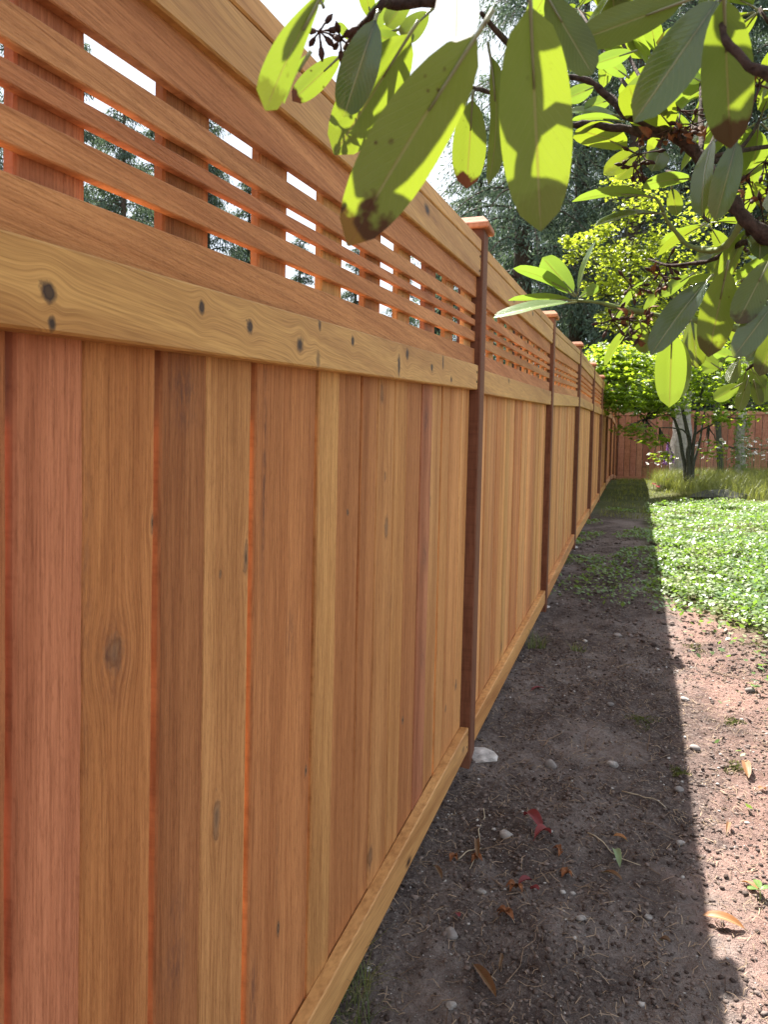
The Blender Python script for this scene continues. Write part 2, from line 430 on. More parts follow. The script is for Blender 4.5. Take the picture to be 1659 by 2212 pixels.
px_, py_, pz_ = s.sep(pos)
n_big = s.noise(pos, 1.7, 4); n_mid = s.noise(pos, 9, 5, 0.6); n_fine = s.noise(pos, 70, 4, 0.7); n_vf = s.noise(pos, 260, 2, 0.7)
soil = s.mix(s.mr(n_mid, 0.35, 0.68), (0.076, 0.058, 0.054), (0.205, 0.17, 0.156))
soil = s.mix(s.mr(n_big, 0.52, 0.36, 0.0, 0.75), soil, s.mix(n_fine, (0.032, 0.023, 0.020), (0.10, 0.074, 0.066)))
soil = s.mix(s.mr(n_big, 0.50, 0.66, 0.0, 0.75), soil, (0.27, 0.225, 0.205))
soil = s.mix(s.mr(n_fine, 0.5, 0.72, 0.0, 0.6), soil, (0.34, 0.285, 0.25))
soil = s.mix(s.mr(n_fine, 0.42, 0.25, 0.0, 0.7), soil, (0.036, 0.025, 0.021))
duff = s.math('MULTIPLY', s.mr(s.math('ADD', px_, s.math('MULTIPLY', s.math('SUBTRACT', n_mid, .5), .5)), 0.75, 0.95), s.mr(n_big, 0.3, 0.55))
soil = s.mix(s.math('MULTIPLY', duff, 0.75), soil, s.mix(n_fine, (0.17, 0.085, 0.065), (0.46, 0.29, 0.24)))  # reddish duff, painted lighter as well to follow the sunlit strip
peb = s.voro(pos, 105.0); pc = s.sep(s.voro(pos, 105.0, 'Color'))[0]
pm = s.math('MULTIPLY', s.mr(peb, 0.30, 0.22), s.mr(pc, 0.86, 0.9))
soil = s.mix(s.math('MULTIPLY', pm, 0.8), soil, (0.36, 0.34, 0.32))
grass = s.mix(n_mid, (0.035, 0.055, 0.016), (0.11, 0.13, 0.04))
bd = s.math('ADD', s.math('ADD', s.math('MULTIPLY', px_, 1.9), py_), s.math('MULTIPLY', s.math('SUBTRACT', n_mid, .5), 1.0))
gm = s.math('MULTIPLY', s.mr(bd, 7.3, 7.7), s.mr(px_, 0.62, 0.85))
gm = s.math('MAXIMUM', gm, s.mr(py_, 10.0, 11.5))
col = s.mix(s.math('MULTIPLY', gm, 0.8), soil, grass)
hh = s.math('ADD', s.math('MULTIPLY', n_fine, 1.0), s.math('ADD', s.math('MULTIPLY', n_vf, 0.45), s.math('MULTIPLY', pm, 0.3)))
m_soil = s.done(s.principled(col, 0.95, 0.08, s.bump(hh, 0.018, 1.0)))
ground = obj('ground', mesh('ground', np.stack([X, Y, Z], -1).reshape(-1, 3), Fq, m_soil, smooth=True))
tag(ground, 'bare brown soil strip beside the fence running into green yard', 'ground', kind='structure')
from mathutils.bvhtree import BVHTree
def gz(x, y):                                       # exact ground height (bilinear on the grid)
    i = np.clip(np.searchsorted(gx, x)-1, 0, nx-2); j = np.clip(np.searchsorted(gy, y)-1, 0, ny-2)
    tx = (x-gx[i])/(gx[i+1]-gx[i]); ty = (y-gy[j])/(gy[j+1]-gy[j])
    return (Z[j, i]*(1-tx)+Z[j, i+1]*tx)*(1-ty)+(Z[j+1, i]*(1-tx)+Z[j+1, i+1]*tx)*ty

# ------------------------------------------------------------------ the long fence
fence = thing('cedar_fence', 'long new cedar fence with slatted lattice top and capped posts along the soil strip', 'fence')
PZ = [hz(y, 0) for y in PST_Y]
tone = {'tan': (0.62, 0.315, 0.122), 'brown': (0.54, 0.235, 0.092), 'red': (0.50, 0.195, 0.105), 'dark': (0.46, 0.195, 0.078), 'gold': (0.68, 0.365, 0.145)}
def jit(c, r=rnd, a=0.1):
    k = 1+r.uniform(-a, a); return tuple(v*k*(1+r.uniform(-.04, .04)) for v in c)
def shear(V, y0, z0, sl): V = np.array(V); V[:, 2] += z0 + (V[:, 1]-y0)*sl; return V
def member(name, x0, x1, y0, y1, h0, h1, base, parent, mat, col, b=0.003):
    """a rail or slat between two posts following the panel's slope; base = (ya, za, slope)"""
    V, F = chamfer_box(x0, x1, y0, y1, h0, h1, b)
    ya, za, sl = base
    V = shear(V, ya, za, sl); c = V.mean(0)
    return obj(name, mesh(name, V-c, F, mat), parent, tuple(c), col)
def wavy_board(name, x0, x1, y0, y1, h0, h1, base, parent, mat, col, seed, wav=0.0015, n=26):
    """near board with slightly uneven sawn edges"""
    ya, za, sl = base; r = np.random.default_rng(seed)
    t = np.linspace(0, 1, n); V = []; F = []; b = 0.0028
    e0 = wav*2*vnoise(t*9+seed, t*0+seed, 5)+wav*1.2*vnoise(t*31+seed, t*0, 6); e1 = wav*2*vnoise(t*8-seed, t*0+seed, 7)+wav*vnoise(t*27+seed, t*0, 8)
    bow = 0.003*vnoise(t*1.5+seed, t*0, 9)
    yc = (y0+y1)/2; zb = za+(yc-ya)*sl
    for k in range(n):
        zz = zb+h0+(h1-h0)*t[k]; a = y0+e0[k]; c = y1+e1[k]; xb = x0+bow[k]; xf = x1+bow[k]
        for p in ((xb, a), (xf-b, a), (xf, a+b), (xf, c-b), (xf-b, c), (xb, c)): V.append((p[0], p[1], zz))
    for k in range(n-1):
        for j in range(6): F.append([k*6+j, k*6+(j+1) % 6, (k+1)*6+(j+1) % 6, (k+1)*6+j])
    F.append([5, 4, 3, 2, 1, 0]); F.append([(n-1)*6+j for j in range(6)])
    V = np.array(V); P = V[F[2]]; nn = np.cross(P[1]-P[0], P[2]-P[0])
    if nn[0] < 0: F = [f[::-1] for f in F]
    c = V.mean(0)
    return obj(name, mesh(name, V-c, F, mat), parent, tuple(c), col)

cap_me = None
def add_post(i):
    global cap_me
    y = PST_Y[i]; z = PZ[i]
    V, F = chamfer_box(-.052, .039, -.043, .043, -.35, 1.936, .004)
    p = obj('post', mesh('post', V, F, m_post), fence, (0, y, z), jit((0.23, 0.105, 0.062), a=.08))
    if cap_me is None:
        m = MB()
        V, F = chamfer_box(-.064, .064, -.060, .060, 1.934, 1.956, .004); m.add(V, F)
        q = [(-.064, -.06), (.064, -.06), (.064, .06), (-.064, .06)]
        V = [(x*.97, y_*.97, 1.955) for x, y_ in q]+[(x*.62, y_*.62, 1.980) for x, y_ in q]
        m.add(V, [[0, 1, 5, 4], [1, 2, 6, 5], [2, 3, 7, 6], [3, 0, 4, 7], [4, 5, 6, 7]])
        cap_me = m.mesh('post_cap', m_post)
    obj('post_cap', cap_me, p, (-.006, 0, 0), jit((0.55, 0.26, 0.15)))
for i in range(10): add_post(i)

near_edges = [(.6135, .712), (.861, .970), (1.118, 1.220), (1.377, 1.481), (1.628, 1.733), (1.872, 1.980), (2.122, 2.235), (2.369, 2.469), (2.631, 2.752)]
near_gap = [.0070, .011, .008, .004, .0035, .006, .002, .007, .002]
near_tones = ['red', 'brown', 'dark', 'tan', 'brown', 'brown', 'tan', 'brown', 'brown', 'tan', 'tan', 'brown', 'red', 'tan', 'tan', 'tan', 'gold', 'gold']
screw_V, screw_F = tube([(0, 0, 0), (.004, 0, 0)], .0045, 8)
screw_me = mesh('screw', screw_V, screw_F, m_screw)
step = [0.0, -0.012, -0.004, 0.006, -0.006, 0.004, -0.004, 0.0, 0.0]
for pnl in range(9):
    ya, yb = PST_Y[pnl], PST_Y[pnl+1]
    za, zb = PZ[pnl]+step[pnl], PZ[pnl+1]
    base = (ya, za, (zb-za)/(yb-ya))
    L, R_ = ya+.0435, yb-.0435
    # boards: narrow ones run up behind the lattice, wide ones stop behind the middle rail
    sp = []
    if pnl == 0:
        sp = [(L, .46-.003, 'w'), (.357+.045, .357+.05, 'x')][:0]
        sp = [(.40, .462, 'n', 'brown', .003), (.465, .6135-near_gap[0], 'w', 'dark', 0)]
        ti = 0
        for k, (a, b) in enumerate(near_edges):
            sp.append((a, b, 'n', near_tones[ti], near_gap[k])); ti += 1
            if k < 8:
                sp.append((b+.0024, near_edges[k+1][0]-near_gap[k+1], 'w', near_tones[ti], 0)); ti += 1
    else:
        r = random.Random(100+pnl); y = L+.002; kind = r.choice('nw')
        while y < R_-.03:
            w = (r.uniform(.100, .110) if kind == 'n' else r.uniform(.140, .150)); gp = r.uniform(.0015, .0045) if kind == 'w' else .0022
            e = min(y+w, R_-.001)
            if R_-e < .03: e = R_-.001
            tn = r.choice(['tan', 'tan', 'gold', 'brown', 'gold'] if pnl < 5 else ['red', 'brown', 'tan'])
            sp.append((y, e, kind, tn, gp)); y = e+gp; kind = 'w' if kind == 'n' else 'n'
    for k, (a, b, kind, tn, gp) in enumerate(sp):
        top = 1.80 if kind == 'n' else 1.43
        dx = rnd.uniform(-.0018, .0012)-(0.0 if kind == 'n' else .0022)
        if pnl == 0:
            wavy_board('board', -.0145+dx, dx, a, b, .06, top, base, fence, m_board, jit(tone[tn], a=.06), 31*k+5, .0016 if a < .9 else .0009)
        else:
            member('board', -.014+dx, dx, a, b, .06, top, base, fence, m_boardf, jit(tuple(v*1.12 for v in tone[tn]), a=.13), .0025)
    # rails both faces
    rc = jit((0.63, 0.355, 0.125), a=.04); rc2 = jit((0.70, 0.375, 0.145), a=.05)
    if pnl >= 6: rc = jit((.64, .34, .19)); rc2 = jit((.62, .31, .18))
    mr_ = m_mid if pnl == 0 else m_rail
    r1 = member('middle_rail', -.001, .031, L-.001, R_+.001, 1.366, 1.454, base, fence, mr_, rc)
    r2 = member('top_rail', -.001, .0305, L-.001, R_+.001, 1.767, 1.855, base, fence, m_rail, rc)
    r3 = member('cap_rail', -.050, .0315, L-.001, R_+.001, 1.8565, 1.899, base, fence, m_rail, jit(rc, a=.05))
    r4 = member('bottom_rail', -.001, .032, L-.001, R_+.001, .045, .134, base, fence, m_rail, rc2)
    for h0, h1 in ((1.366, 1.454), (1.767, 1.855), (.045, .134)):
        member('back_rail', -.048, -.016, L-.001, R_+.001, h0, h1, base, fence, m_rail, rc)
    # lattice: wide board under the top rail, three slats, wide board on the middle rail
    for nm, h0, h1 in (('lattice_board', 1.6955, 1.772), ('slat', 1.6345, 1.6715), ('slat', 1.5945, 1.6165), ('slat', 1.5385, 1.5735), ('lattice_board', 1.450, 1.5125)):
        member(nm, .0012, .0158+rnd.uniform(-.001, .001), L-.0005, R_+.0005, h0, h1, base, fence, m_slat, jit((0.58, 0.27, 0.115), a=.04), .0015)
    if pnl < 4:
        for rl, hs in ((r1, (1.388, 1.432)), (r2, (1.789, 1.833)), (r4, (.066, .112))):
            for yy in (L+.022, R_-.020):
                if pnl == 0 and yy < 1: continue
                for hh_ in hs:
                    P = (.0285, yy+rnd.uniform(-.004, .004), za+(yy-ya)*base[2]+hh_+rnd.uniform(-.006, .006))
                    o = obj('screw', screw_me, rl); o.location = tuple(np.array(P)-np.array(rl.location))

# ------------------------------------------------------------------ the fence across the far end
yB = PST_Y[9]+.02
bf = thing('back_fence', 'reddish cedar board fence closing the far end of the yard', 'fence', (0, yB, PZ[9]))
x = .06; r = random.Random(5); kb = 0
while x < 8.0:
    w = r.uniform(.158, .172)
    V, F = chamfer_box(0, w-.011, -.018, 0, .06, 1.88, .003)
    obj('board', mesh('board', V, F, m_backb), bf, (x, r.uniform(-.003, .003), 0), jit((.56, .27, .19), r, .20)); x += w
for nm, z0, z1, d in (('bottom_rail', .03, .12, .030), ('top_rail', 1.80, 1.89, .030)):
    for k in range(4):
        V, F = chamfer_box(0, 1.96, -.018-d, -.0175, z0, z1, .003)
        V2 = V.copy(); V2 = V2[:, [1, 0, 2]]
        obj(nm, mesh(nm, V, F, m_rail), bf, (.05+1.97*k, 0, 0), jit((.64, .31, .21)))
for k in range(5):
    V, F = chamfer_box(-.045, .045, -.045+.02, .065, -.2, 1.92, .004)
    p = obj('post', mesh('post', V, F, m_post), bf, (.0+1.97*k, .045, 0), jit((.36, .15, .085)))

# ------------------------------------------------------------------ rhododendron
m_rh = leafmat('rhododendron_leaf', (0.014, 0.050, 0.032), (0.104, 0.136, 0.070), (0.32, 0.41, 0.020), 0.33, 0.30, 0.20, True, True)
def leaf_mesh(name, base, tip, width, nrm, arch=0.06, fold=0.15, mat=None, nl=12, nw=3, petiole=0.1, shape=(.62, .50), curl=0.0, pr=.0016):
    base = np.array(base, float); tip = np.array(tip, float); ax = tip-base; L = np.linalg.norm(ax); ax /= L
    nrm = np.array(nrm, float); nrm -= (nrm@ax)*ax; nrm /= np.linalg.norm(nrm); sd = np.cross(nrm, ax)
    V = []; UV = []; F = []
    ts = np.linspace(0, 1, nl+1)
    a, b = shape; tm = a/(a+b); pk = tm**a*(1-tm)**b
    for i, t in enumerate(ts):
        w = width/2*max(0.03, (max(t, 1e-4)**a*(max(1-t, 1e-4))**b)/pk) if 0 < t < 1 else width*0.02
        s_ = petiole+(1-petiole)*t
        c = base+ax*L*s_ + nrm*(L*arch*(4*s_*(1-s_)) - curl*L*max(0, s_-.6)**2*3)
        for j in range(-nw, nw+1):
            q = j/nw
            wave = 0.012*L*math.sin(t*11+j)*abs(q)
            V.append(c+sd*w*q+nrm*(abs(q)*w*fold*2-q*q*w*fold*.6+wave*.35)); UV.append((0.5+q/2, t))
    m = 2*nw+1
    for i in range(nl):
        for j in range(m-1): F.append([i*m+j, (i+1)*m+j, (i+1)*m+j+1, i*m+j+1])
    pts = [base+ax*L*s_+nrm*(L*arch*4*s_*(1-s_)-pr*.8) for s_ in np.linspace(0, petiole+.30, 5)]
    tv, tf = tube(pts, np.linspace(pr, pr*.55, 5), 5); o = len(V)
    V += list(tv); F += [[k+o for k in f] for f in tf]; UV += [(.5, .3)]*len(tv)
    return V, F, UV
TRUNK = np.array([1.75, 1.05, float(g(1.05))-.1])
bush = thing('rhododendron_bush', 'rhododendron branches with long leathery leaves and withered flowers overhanging the path', 'shrub', tuple(TRUNK))
def add_leaf(base, tip, wpx_or_w, nrm, dmg=0.0, young=0.0, **k):
    base = np.array(base, float)
    glare = k.pop('glare', 0)
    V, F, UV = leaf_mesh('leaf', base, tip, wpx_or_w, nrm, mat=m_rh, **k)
    o = obj('leaf', mesh('leaf', np.array(V)-base, F, m_rh, True, UV), bush, rel(bush, base), (dmg, young, glare))
    return o
def px_leaf(b, t, w, depth, side, dmg=0., young=0., dz=0.0, tilt=None, ratio=.30, **k):
    """leaf drawn from picture points; its distance comes from the usual leaf length. side: +1 upper face to us, -1 underside"""
    B = pt(b[0], b[1], depth+dz); T = pt(t[0], t[1], depth-dz)
    L = np.linalg.norm(T-B); wa = w*depth/FPX; wt = max(wa, ratio*L)
    a = math.acos(min(1, wa/wt)) if tilt is None else tilt
    mid = (B+T)/2; n = CAM-mid; n /= np.linalg.norm(n); ax = (T-B)/L
    n -= (n@ax)*ax; n /= np.linalg.norm(n); sd = np.cross(ax, n)
    if sd[2] < 0: sd = -sd                          # tip the upper face towards the sky
    nn = (n*math.cos(a)*side + sd*math.sin(a))
    return add_leaf(B, T, wt, nn, dmg, young, **k)
U, O = 1, -1
LV = [  # base, tip, width, depth, side, damage, young
 ((1143, -45), (1168, 500), 158, .50, O, .25, .1, dict(shape=(.5, .48), fold=.05, dz=-.04)),
 ((1066, 20), (752, 532), 158, .46, O, .95, 0, dict(shape=(.55, .5), fold=.08, dz=-.035)),
 ((905, 45), (722, 335), 122, .62, O, .2, .15, dict(dz=-.035)),
 ((818, 22), (742, 254), 82, .60, U, 0, 0, {}),
 ((715, -50), (574, 240), 70, .47, O, .5, .25, dict(shape=(.9, .35))),
 ((668, 110), (614, 226), 12, .55, O, 0, .6, {}),
 ((746, 112), (632, 219), 50, .80, O, 1.0, .3, {}),
 ((760, 92), (730, 50), 18, .9, O, 0, .4, {}),
 ((806, 52), (782, -40), 34, .75, O, 0, .1, {}),
 ((870, 62), (760, 96), 40, .8, O, 0, .25, {}),
 ((935, 20), (868, 84), 48, .72, O, .6, .3, {}),
 ((990, -75), (985, 92), 96, .40, O, 0, 0, dict(shape=(.5, .35), glare=1)),  # glare blob painted white into this leaf's colour
 ((1022, 195), (1008, 408), 74, .85, O, 1.0, .1, dict(dz=-.03)),
 ((1056, 92), (1054, 400), 44, .80, O, 0, 0, {}),
 ((1168, -30), (1280, 162), 78, .62, O, 0, 0, {}),
 ((1500, -4), (1245, 90), 76, .62, O, 0, 0, {}),
 ((1566, -22), (1369, 266), 104, .55, U, 0, 0, dict(fold=.3)),
 ((1562, -40), (1578, 322), 108, .52, O, .9, .1, dict(dz=-.035)),
 ((1545, 290), (1518, 468), 42, .75, U, 0, 0, {}),
 ((1596, 288), (1545, 478), 58, .72, U, .1, 0, dict(fold=.25)),
 ((1506, 385), (1388, 404), 30, 1.05, O, 0, .7, {}),
 ((1415, 426), (1236, 437), 22, 1.05, O, 0, .7, {}),
 ((1436, 460), (1285, 490), 14, 1.05, U, 0, 0, {}),
 ((1450, 402), (1463, 466), 32, 1.1, U, 0, 0, {}),
 ((1246, 641), (1172, 557), 50, 1.2, O, 0, 1, dict(shape=(.6, .4))),
 ((1243, 640), (1109, 581), 26, 1.2, O, 0, 1, {}),
 ((1246, 637), (1288, 520), 11, 1.22, U, 0, .3, {}),
 ((1249, 645), (1293, 617), 22, 1.2, O, 0, 1, dict(shape=(.8, .3))),
 ((1246, 648), (1098, 650), 14, 1.2, O, 0, 1, {}),
 ((1246, 651), (1065, 688), 20, 1.15, U, 0, .8, {}),
 ((1540, 592), (1406, 768), 60, .95, U, .1, 0, dict(fold=.2)),
 ((1574, 562), (1530, 772), 76, .88, O, .7, .05, dict(dz=-.03)),
 ((1382, 690), (1394, 764), 42, 1.15, O, .2, .3, {}),
 ((1452, 706), (1446, 880), 66, 1.0, O, .1, .45, dict(shape=(.5, .46), dz=-.03)),
 ((1462, 716), (1470, 860), 30, 1.05, O, .1, .3, {}),
 ((1492, 684), (1507, 795), 48, 1.1, U, .2, 0, {}),
 ((1672, 545), (1592, 700), 66, .85, O, .7, 0, {}),
 ((1676, 650), (1584, 773), 60, .85, U, .2, 0, {}),
 ((1690, 690), (1640, 812), 50, .9, O, .6, 0, {}),
 ((1618, 812), (1596, 888), 28, 1.35, O, 0, .1, {}),
 ((1604, 828), (1542, 863), 32, 1.35, O, 0, .5, {}),
 ((1574, 770), (1518, 803), 26, 1.35, O, 0, .6, {}),
 ((1598, 772), (1575, 828), 30, 1.35, O, 0, .1, {}),
 ((1618, 788), (1650, 838), 32, 1.35, O, 0, .2, {}),
 ((1628, 820), (1642, 876), 24, 1.35, O, 0, .1, {}),
 ((1612, 800), (1600, 852), 22, 1.38, O, 0, .6, {}),
 ((1650, 735), (1612, 780), 26, 1.1, U, 0, 0, {}),
 ((1620, 790), (1672, 760), 30, 1.35, O, 0, .7, {}),
 ((1655, 820), (1650, 870), 26, 1.35, O, 0, .8, {}),
 ((1600, 776), (1540, 760), 26, 1.35, O, 0, .8, {}),
 ((1290, 186), (1226, 214), 36, 1.15, O, 0, .8, {}),
 ((1330, 212), (1262, 236), 32, 1.15, O, 0, .7, {}),
 ((1376, 110), (1284, 140), 34, 1.1, O, 0, .9, {}),
 ((1360, 170), (1300, 128), 30, 1.15, O, 0, .8, {}),
 ((1340, 250), (1226, 242), 16, 1.15, U, 0, .4, {}),
 ((1350, 262), (1232, 262), 14, 1.1, O, 0, .7, {}),
 ((1400, 150), (1340, 245), 34, 1.2, O, 0, .6, {}),
 ((1520, 180), (1462, 150), 30, 1.1, O, 0, .8, {}),
 ((1510, 130), (1450, 172), 28, 1.2, O, 0, .9, {}),
 ((1392, 316), (1304, 376), 40, 1.15, U, .2, 0, {}),
 ((1398, 330), (1332, 388), 30, 1.2, U, 0, 0, {}),
 ((1430, 320), (1408, 372), 50, 1.15, U, 0, 0, {}),
 ((1500, 590), (1430, 640), 26, 1.2, O, 0, .6, {}),
 ((1560, 540), (1500, 560), 26, 1.2, U, 0, 0, {}),
 ((1590, 520), (1530, 590), 34, 1.1, O, 0, .4, {}),
 ((1400, 600), (1330, 700), 14, 1.2, O, 0, .7, {}),
 ((1364, 700), (1306, 790), 18, 1.2, O, 0, .5, {}),
 ((1436, 612), (1390, 690), 20, 1.25, O, 0, .5, {}),
 ((1450, 640), (1500, 690), 26, 1.2, O, 0, .6, {}),
 ((1560, 800), (1500, 760), 28, 1.3, O, 0, .5, {}),
 ((900, -30), (835, 58), 44, .7, O, .1, .3, {}),
 ((860, -20), (792, 66), 40, .75, O, 0, .5, {}),
 ((790, 70), (868, 96), 34, .78, O, 0, .5, {}),
 ((700, 20), (668, -60), 30, .7, O, 0, .3, {}),
]
for (b, t, w, d, sd, dm, yg, k) in LV:
    k = dict(k); k.setdefault('dz', rnd.uniform(-.012, .012))
    px_leaf(b, t, w, d, sd, dm, yg, arch=rnd.uniform(.02, .07)*(1 if sd > 0 else 1), **k)
# the body of the bush: leaves in whorls at shoot ends, hanging
def whorl(P, n, L, r=rnd, dmg=.3, young=None):
    P = np.array(P); az0 = r.uniform(0, 6.28)
    for k in range(n):
        a = az0+k*2.4+r.uniform(-.3, .3); droop = r.uniform(-1.0, .15)
        d = np.array([math.cos(a)*math.cos(droop), math.sin(a)*math.cos(droop), math.sin(droop)])
        l = L*r.uniform(.75, 1.15); nn = np.array([0, 0, 1.0])+.35*np.array([r.uniform(-1, 1), r.uniform(-1, 1), 0])
        if abs(d@nn)/np.linalg.norm(nn) > .95: nn = np.array([1.0, 0, .2])
        add_leaf(P+d*.006, P+d*l, l*r.uniform(.27, .34), nn, r.choice([0, 0, dmg, .8]), (r.uniform(0, .5) if young is None else young), nl=8, nw=2, arch=r.uniform(.02, .08), fold=r.uniform(.05, .2))
wh = []
for (px, py, d, n) in [(1330, 60, 1.35, 6), (1420, 130, 1.4, 7), (1520, 60, 1.2, 6), (1600, 130, 1.1, 7), (1450, 230, 1.5, 7), (1560, 250, 1.35, 6), (1640, 260, 1.1, 6),
                       (1620, 380, 1.25, 7), (1530, 480, 1.5, 5), (1640, 470, 1.0, 6), (1600, 600, 1.45, 6), (1650, 640, 1.3, 6), (1560, 670, 1.6, 5), (1640, 560, 1.6, 6), (1250, 20, 1.5, 5),
                       (1640, 20, .9, 6), (1660, 340, 1.5, 6)]:
    P = pt(px, py, d); wh.append(P); whorl(P, n, .115)
# growth above and beside the frame
for (px, py, d, n) in [(1300, -170, .8, 6), (1470, -170, .7, 7), (1620, -140, .8, 7), (1760, 60, .9, 7), (1780, 300, .95, 7),
                       (1800, 520, 1.0, 7), (1790, 720, 1.2, 6), (1400, -330, .9, 7), (1640, -380, .9, 7), (1850, -60, 1.0, 7), (1900, 420, 1.1, 6), (1900, 200, 1.3, 6)]:
    P = pt(px, py, d); wh.append(P); whorl(P, n, .125)
# extra unseen leaves, added above the frame to shade the big hanging leaves
def up_sun(px, py, depth, s_, l, ang_, wd=.32):
    c = pt(px, py, depth)+np.array(TO_SUN)*s_
    e1 = np.cross(np.array(TO_SUN), cF); e1 /= np.linalg.norm(e1); e2 = np.cross(np.array(TO_SUN), e1)
    d = math.cos(ang_)*e1+math.sin(ang_)*e2; d = d+np.array([0, 0, -.25]); d /= np.linalg.norm(d)
    add_leaf(c-d*l/2, c+d*l/2, l*wd, np.array(TO_SUN)+np.array([rnd.uniform(-.2, .2), rnd.uniform(-.2, .2), .3]), 0, 0, nl=8, nw=2, arch=.04, fold=.1)
for a in [(1400, 50, .62, .25, .16, .2), (1300, 60, .62, .26, .16, .3), (1230, 90, .62, .27, .15, 1.0), (1050, 240, .8, .3, .15, 1.5), (1050, 140, .8, .3, .15, 1.2), (1530, 390, .75, .3, .14, 1.2), (1570, 380, .72, .31, .14, 1.4),
          (1560, 620, .88, .3, .12, 1.2), (1480, 690, .95, .32, .14, .8), (1620, 640, .85, .3, .14, 1.0)]: up_sun(*a)
def up_line(a, b, w, d0, d1, s_):                 # a leaf up the sun's path whose shadow falls along a line
    A = pt(*a, d0)+np.array(TO_SUN)*s_; B = pt(*b, d1)+np.array(TO_SUN)*s_
    add_leaf(A, B, w*(d0+d1)/2/FPX, np.array(TO_SUN)+np.array([rnd.uniform(-.15, .15), rnd.uniform(-.15, .15), .2]), 0, 0, nl=8, nw=2, arch=.03, fold=.08, petiole=.05)
for a in [((1095, -60), (1135, 350), 105, .46, .52, .24), ((1050, 60), (1250, 40), 120, .47, .47, .21), ((1060, 470), (1260, 455), 95, .53, .53, .27),
          ((1065, -20), (770, 430), 170, .43, .48, .24), ((920, 500), (760, 470), 100, .49, .49, .27), ((1060, 60), (1010, 250), 50, .44, .46, .28),
          ((840, -20), (735, 260), 100, .60, .60, .26), ((890, 60), (760, 270), 26, .6, .65, .24), ((860, 220), (740, 330), 16, .63, .65, .3),
          ((1575, -60), (1360, 275), 135, .55, .55, .25), ((1500, 0), (1420, 260), 90, .55, .55, .3), ((1540, 30), (1600, 40), 110, .5, .5, .22), ((1550, 130), (1590, 230), 100, .52, .53, .27), ((700, -30), (610, 140), 34, .47, .47, .22)]: up_line(*a)
# wood
def limb(pts, r0, r1, mat=m_bark, nm='branch'):
    P = np.array(pts); n = len(P)
    t = np.linspace(0, n-1, (n-1)*4+1); Q = np.stack([np.interp(t, range(n), P[:, k]) for k in range(3)], 1)
    Q[1:-1] += rng.normal(0, .003, Q[1:-1].shape)
    for _ in range(2): Q[1:-1] = (Q[:-2]+2*Q[1:-1]+Q[2:])/4
    V, F = tube(Q, .8*np.linspace(r0, r1, len(Q))*(1+rng.normal(0, .14, len(Q))), 9)
    return obj(nm, mesh(nm, np.array(V)-P[0], F, mat, True), bush, rel(bush, P[0]))
fork = np.array([1.35, 1.05, .95])
limb([TRUNK, TRUNK+[-.1, .03, .45], fork], .035, .022)
limb([fork, pt(1760, 600, .98), pt(1659, 526, .95), pt(1608, 471, .95), pt(1564, 420, .97), pt(1510, 347, 1.0), pt(1491, 314, 1.0), pt(1418, 281, 1.02), pt(1363, 256, 1.03), pt(1316, 215, 1.05), pt(1290, 183, 1.05), pt(1225, 172, 1.06), pt(1130, 130, .95), pt(1040, 30, .75)], .014, .0035)
limb([pt(1430, 288, 1.02), pt(1353, 281, 1.04), pt(1290, 274, 1.05), pt(1232, 270, 1.06), pt(1040, 200, .95), pt(1020, 190, .88)], .0085, .0025)
limb([fork, pt(1790, 300, .75), pt(1659, 172, .5), pt(1600, 120, .5), pt(1560, 92, .5), pt(1564, -20, .52)], .006, .0025)
limb([fork, pt(1820, 100, .85), pt(1640, -120, .75), pt(1300, -130, .68), pt(1060, -60, .55), pt(940, 5, .66), pt(830, 12, .7), pt(818, 20, .62), pt(745, 105, .8)], .014, .0025)
limb([fork, pt(1800, 760, 1.05), pt(1640, 720, 1.1), pt(1513, 698, 1.15), pt(1436, 683, 1.17), pt(1345, 669, 1.19), pt(1247, 650, 1.2)], .010, .0028, m_gstem)
limb([pt(1608, 471, .95), pt(1560, 545, 1.0), pt(1480, 533, 1.1), pt(1440, 470, 1.07), pt(1416, 428, 1.05)], .006, .0025, m_gstem)
limb([pt(1640, 720, 1.1), pt(1640, 780, 1.3), pt(1612, 800, 1.35)], .005, .0025)
limb([pt(1659, 526, .95), pt(1600, 520, 1.0), pt(1530, 572, 1.1), pt(1460, 575, 1.15), pt(1400, 560, 1.2)], .006, .002)
limb([pt(1564, 420, .97), pt(1530, 398, 1.0), pt(1500, 388, 1.05), pt(1440, 372, 1.1)], .007, .003)
for P in wh:
    j = rnd.choice([pt(1760, 600, .98), pt(1608, 471, .95), pt(1790, 300, .75), pt(1510, 347, 1.0)])
    tgt = min((pt(1760, 600, .98), pt(1608, 471, .95), pt(1790, 300, .75), pt(1510, 347, 1.0), pt(1820, 100, .85), pt(1300, -130, .68), pt(1060, -60, .55), pt(1640, -120, .75)), key=lambda q: np.linalg.norm(q-P))
    m_ = (tgt+P)/2+np.array([0, 0, -.03])
    limb([tgt, m_, P], .005, .0025)
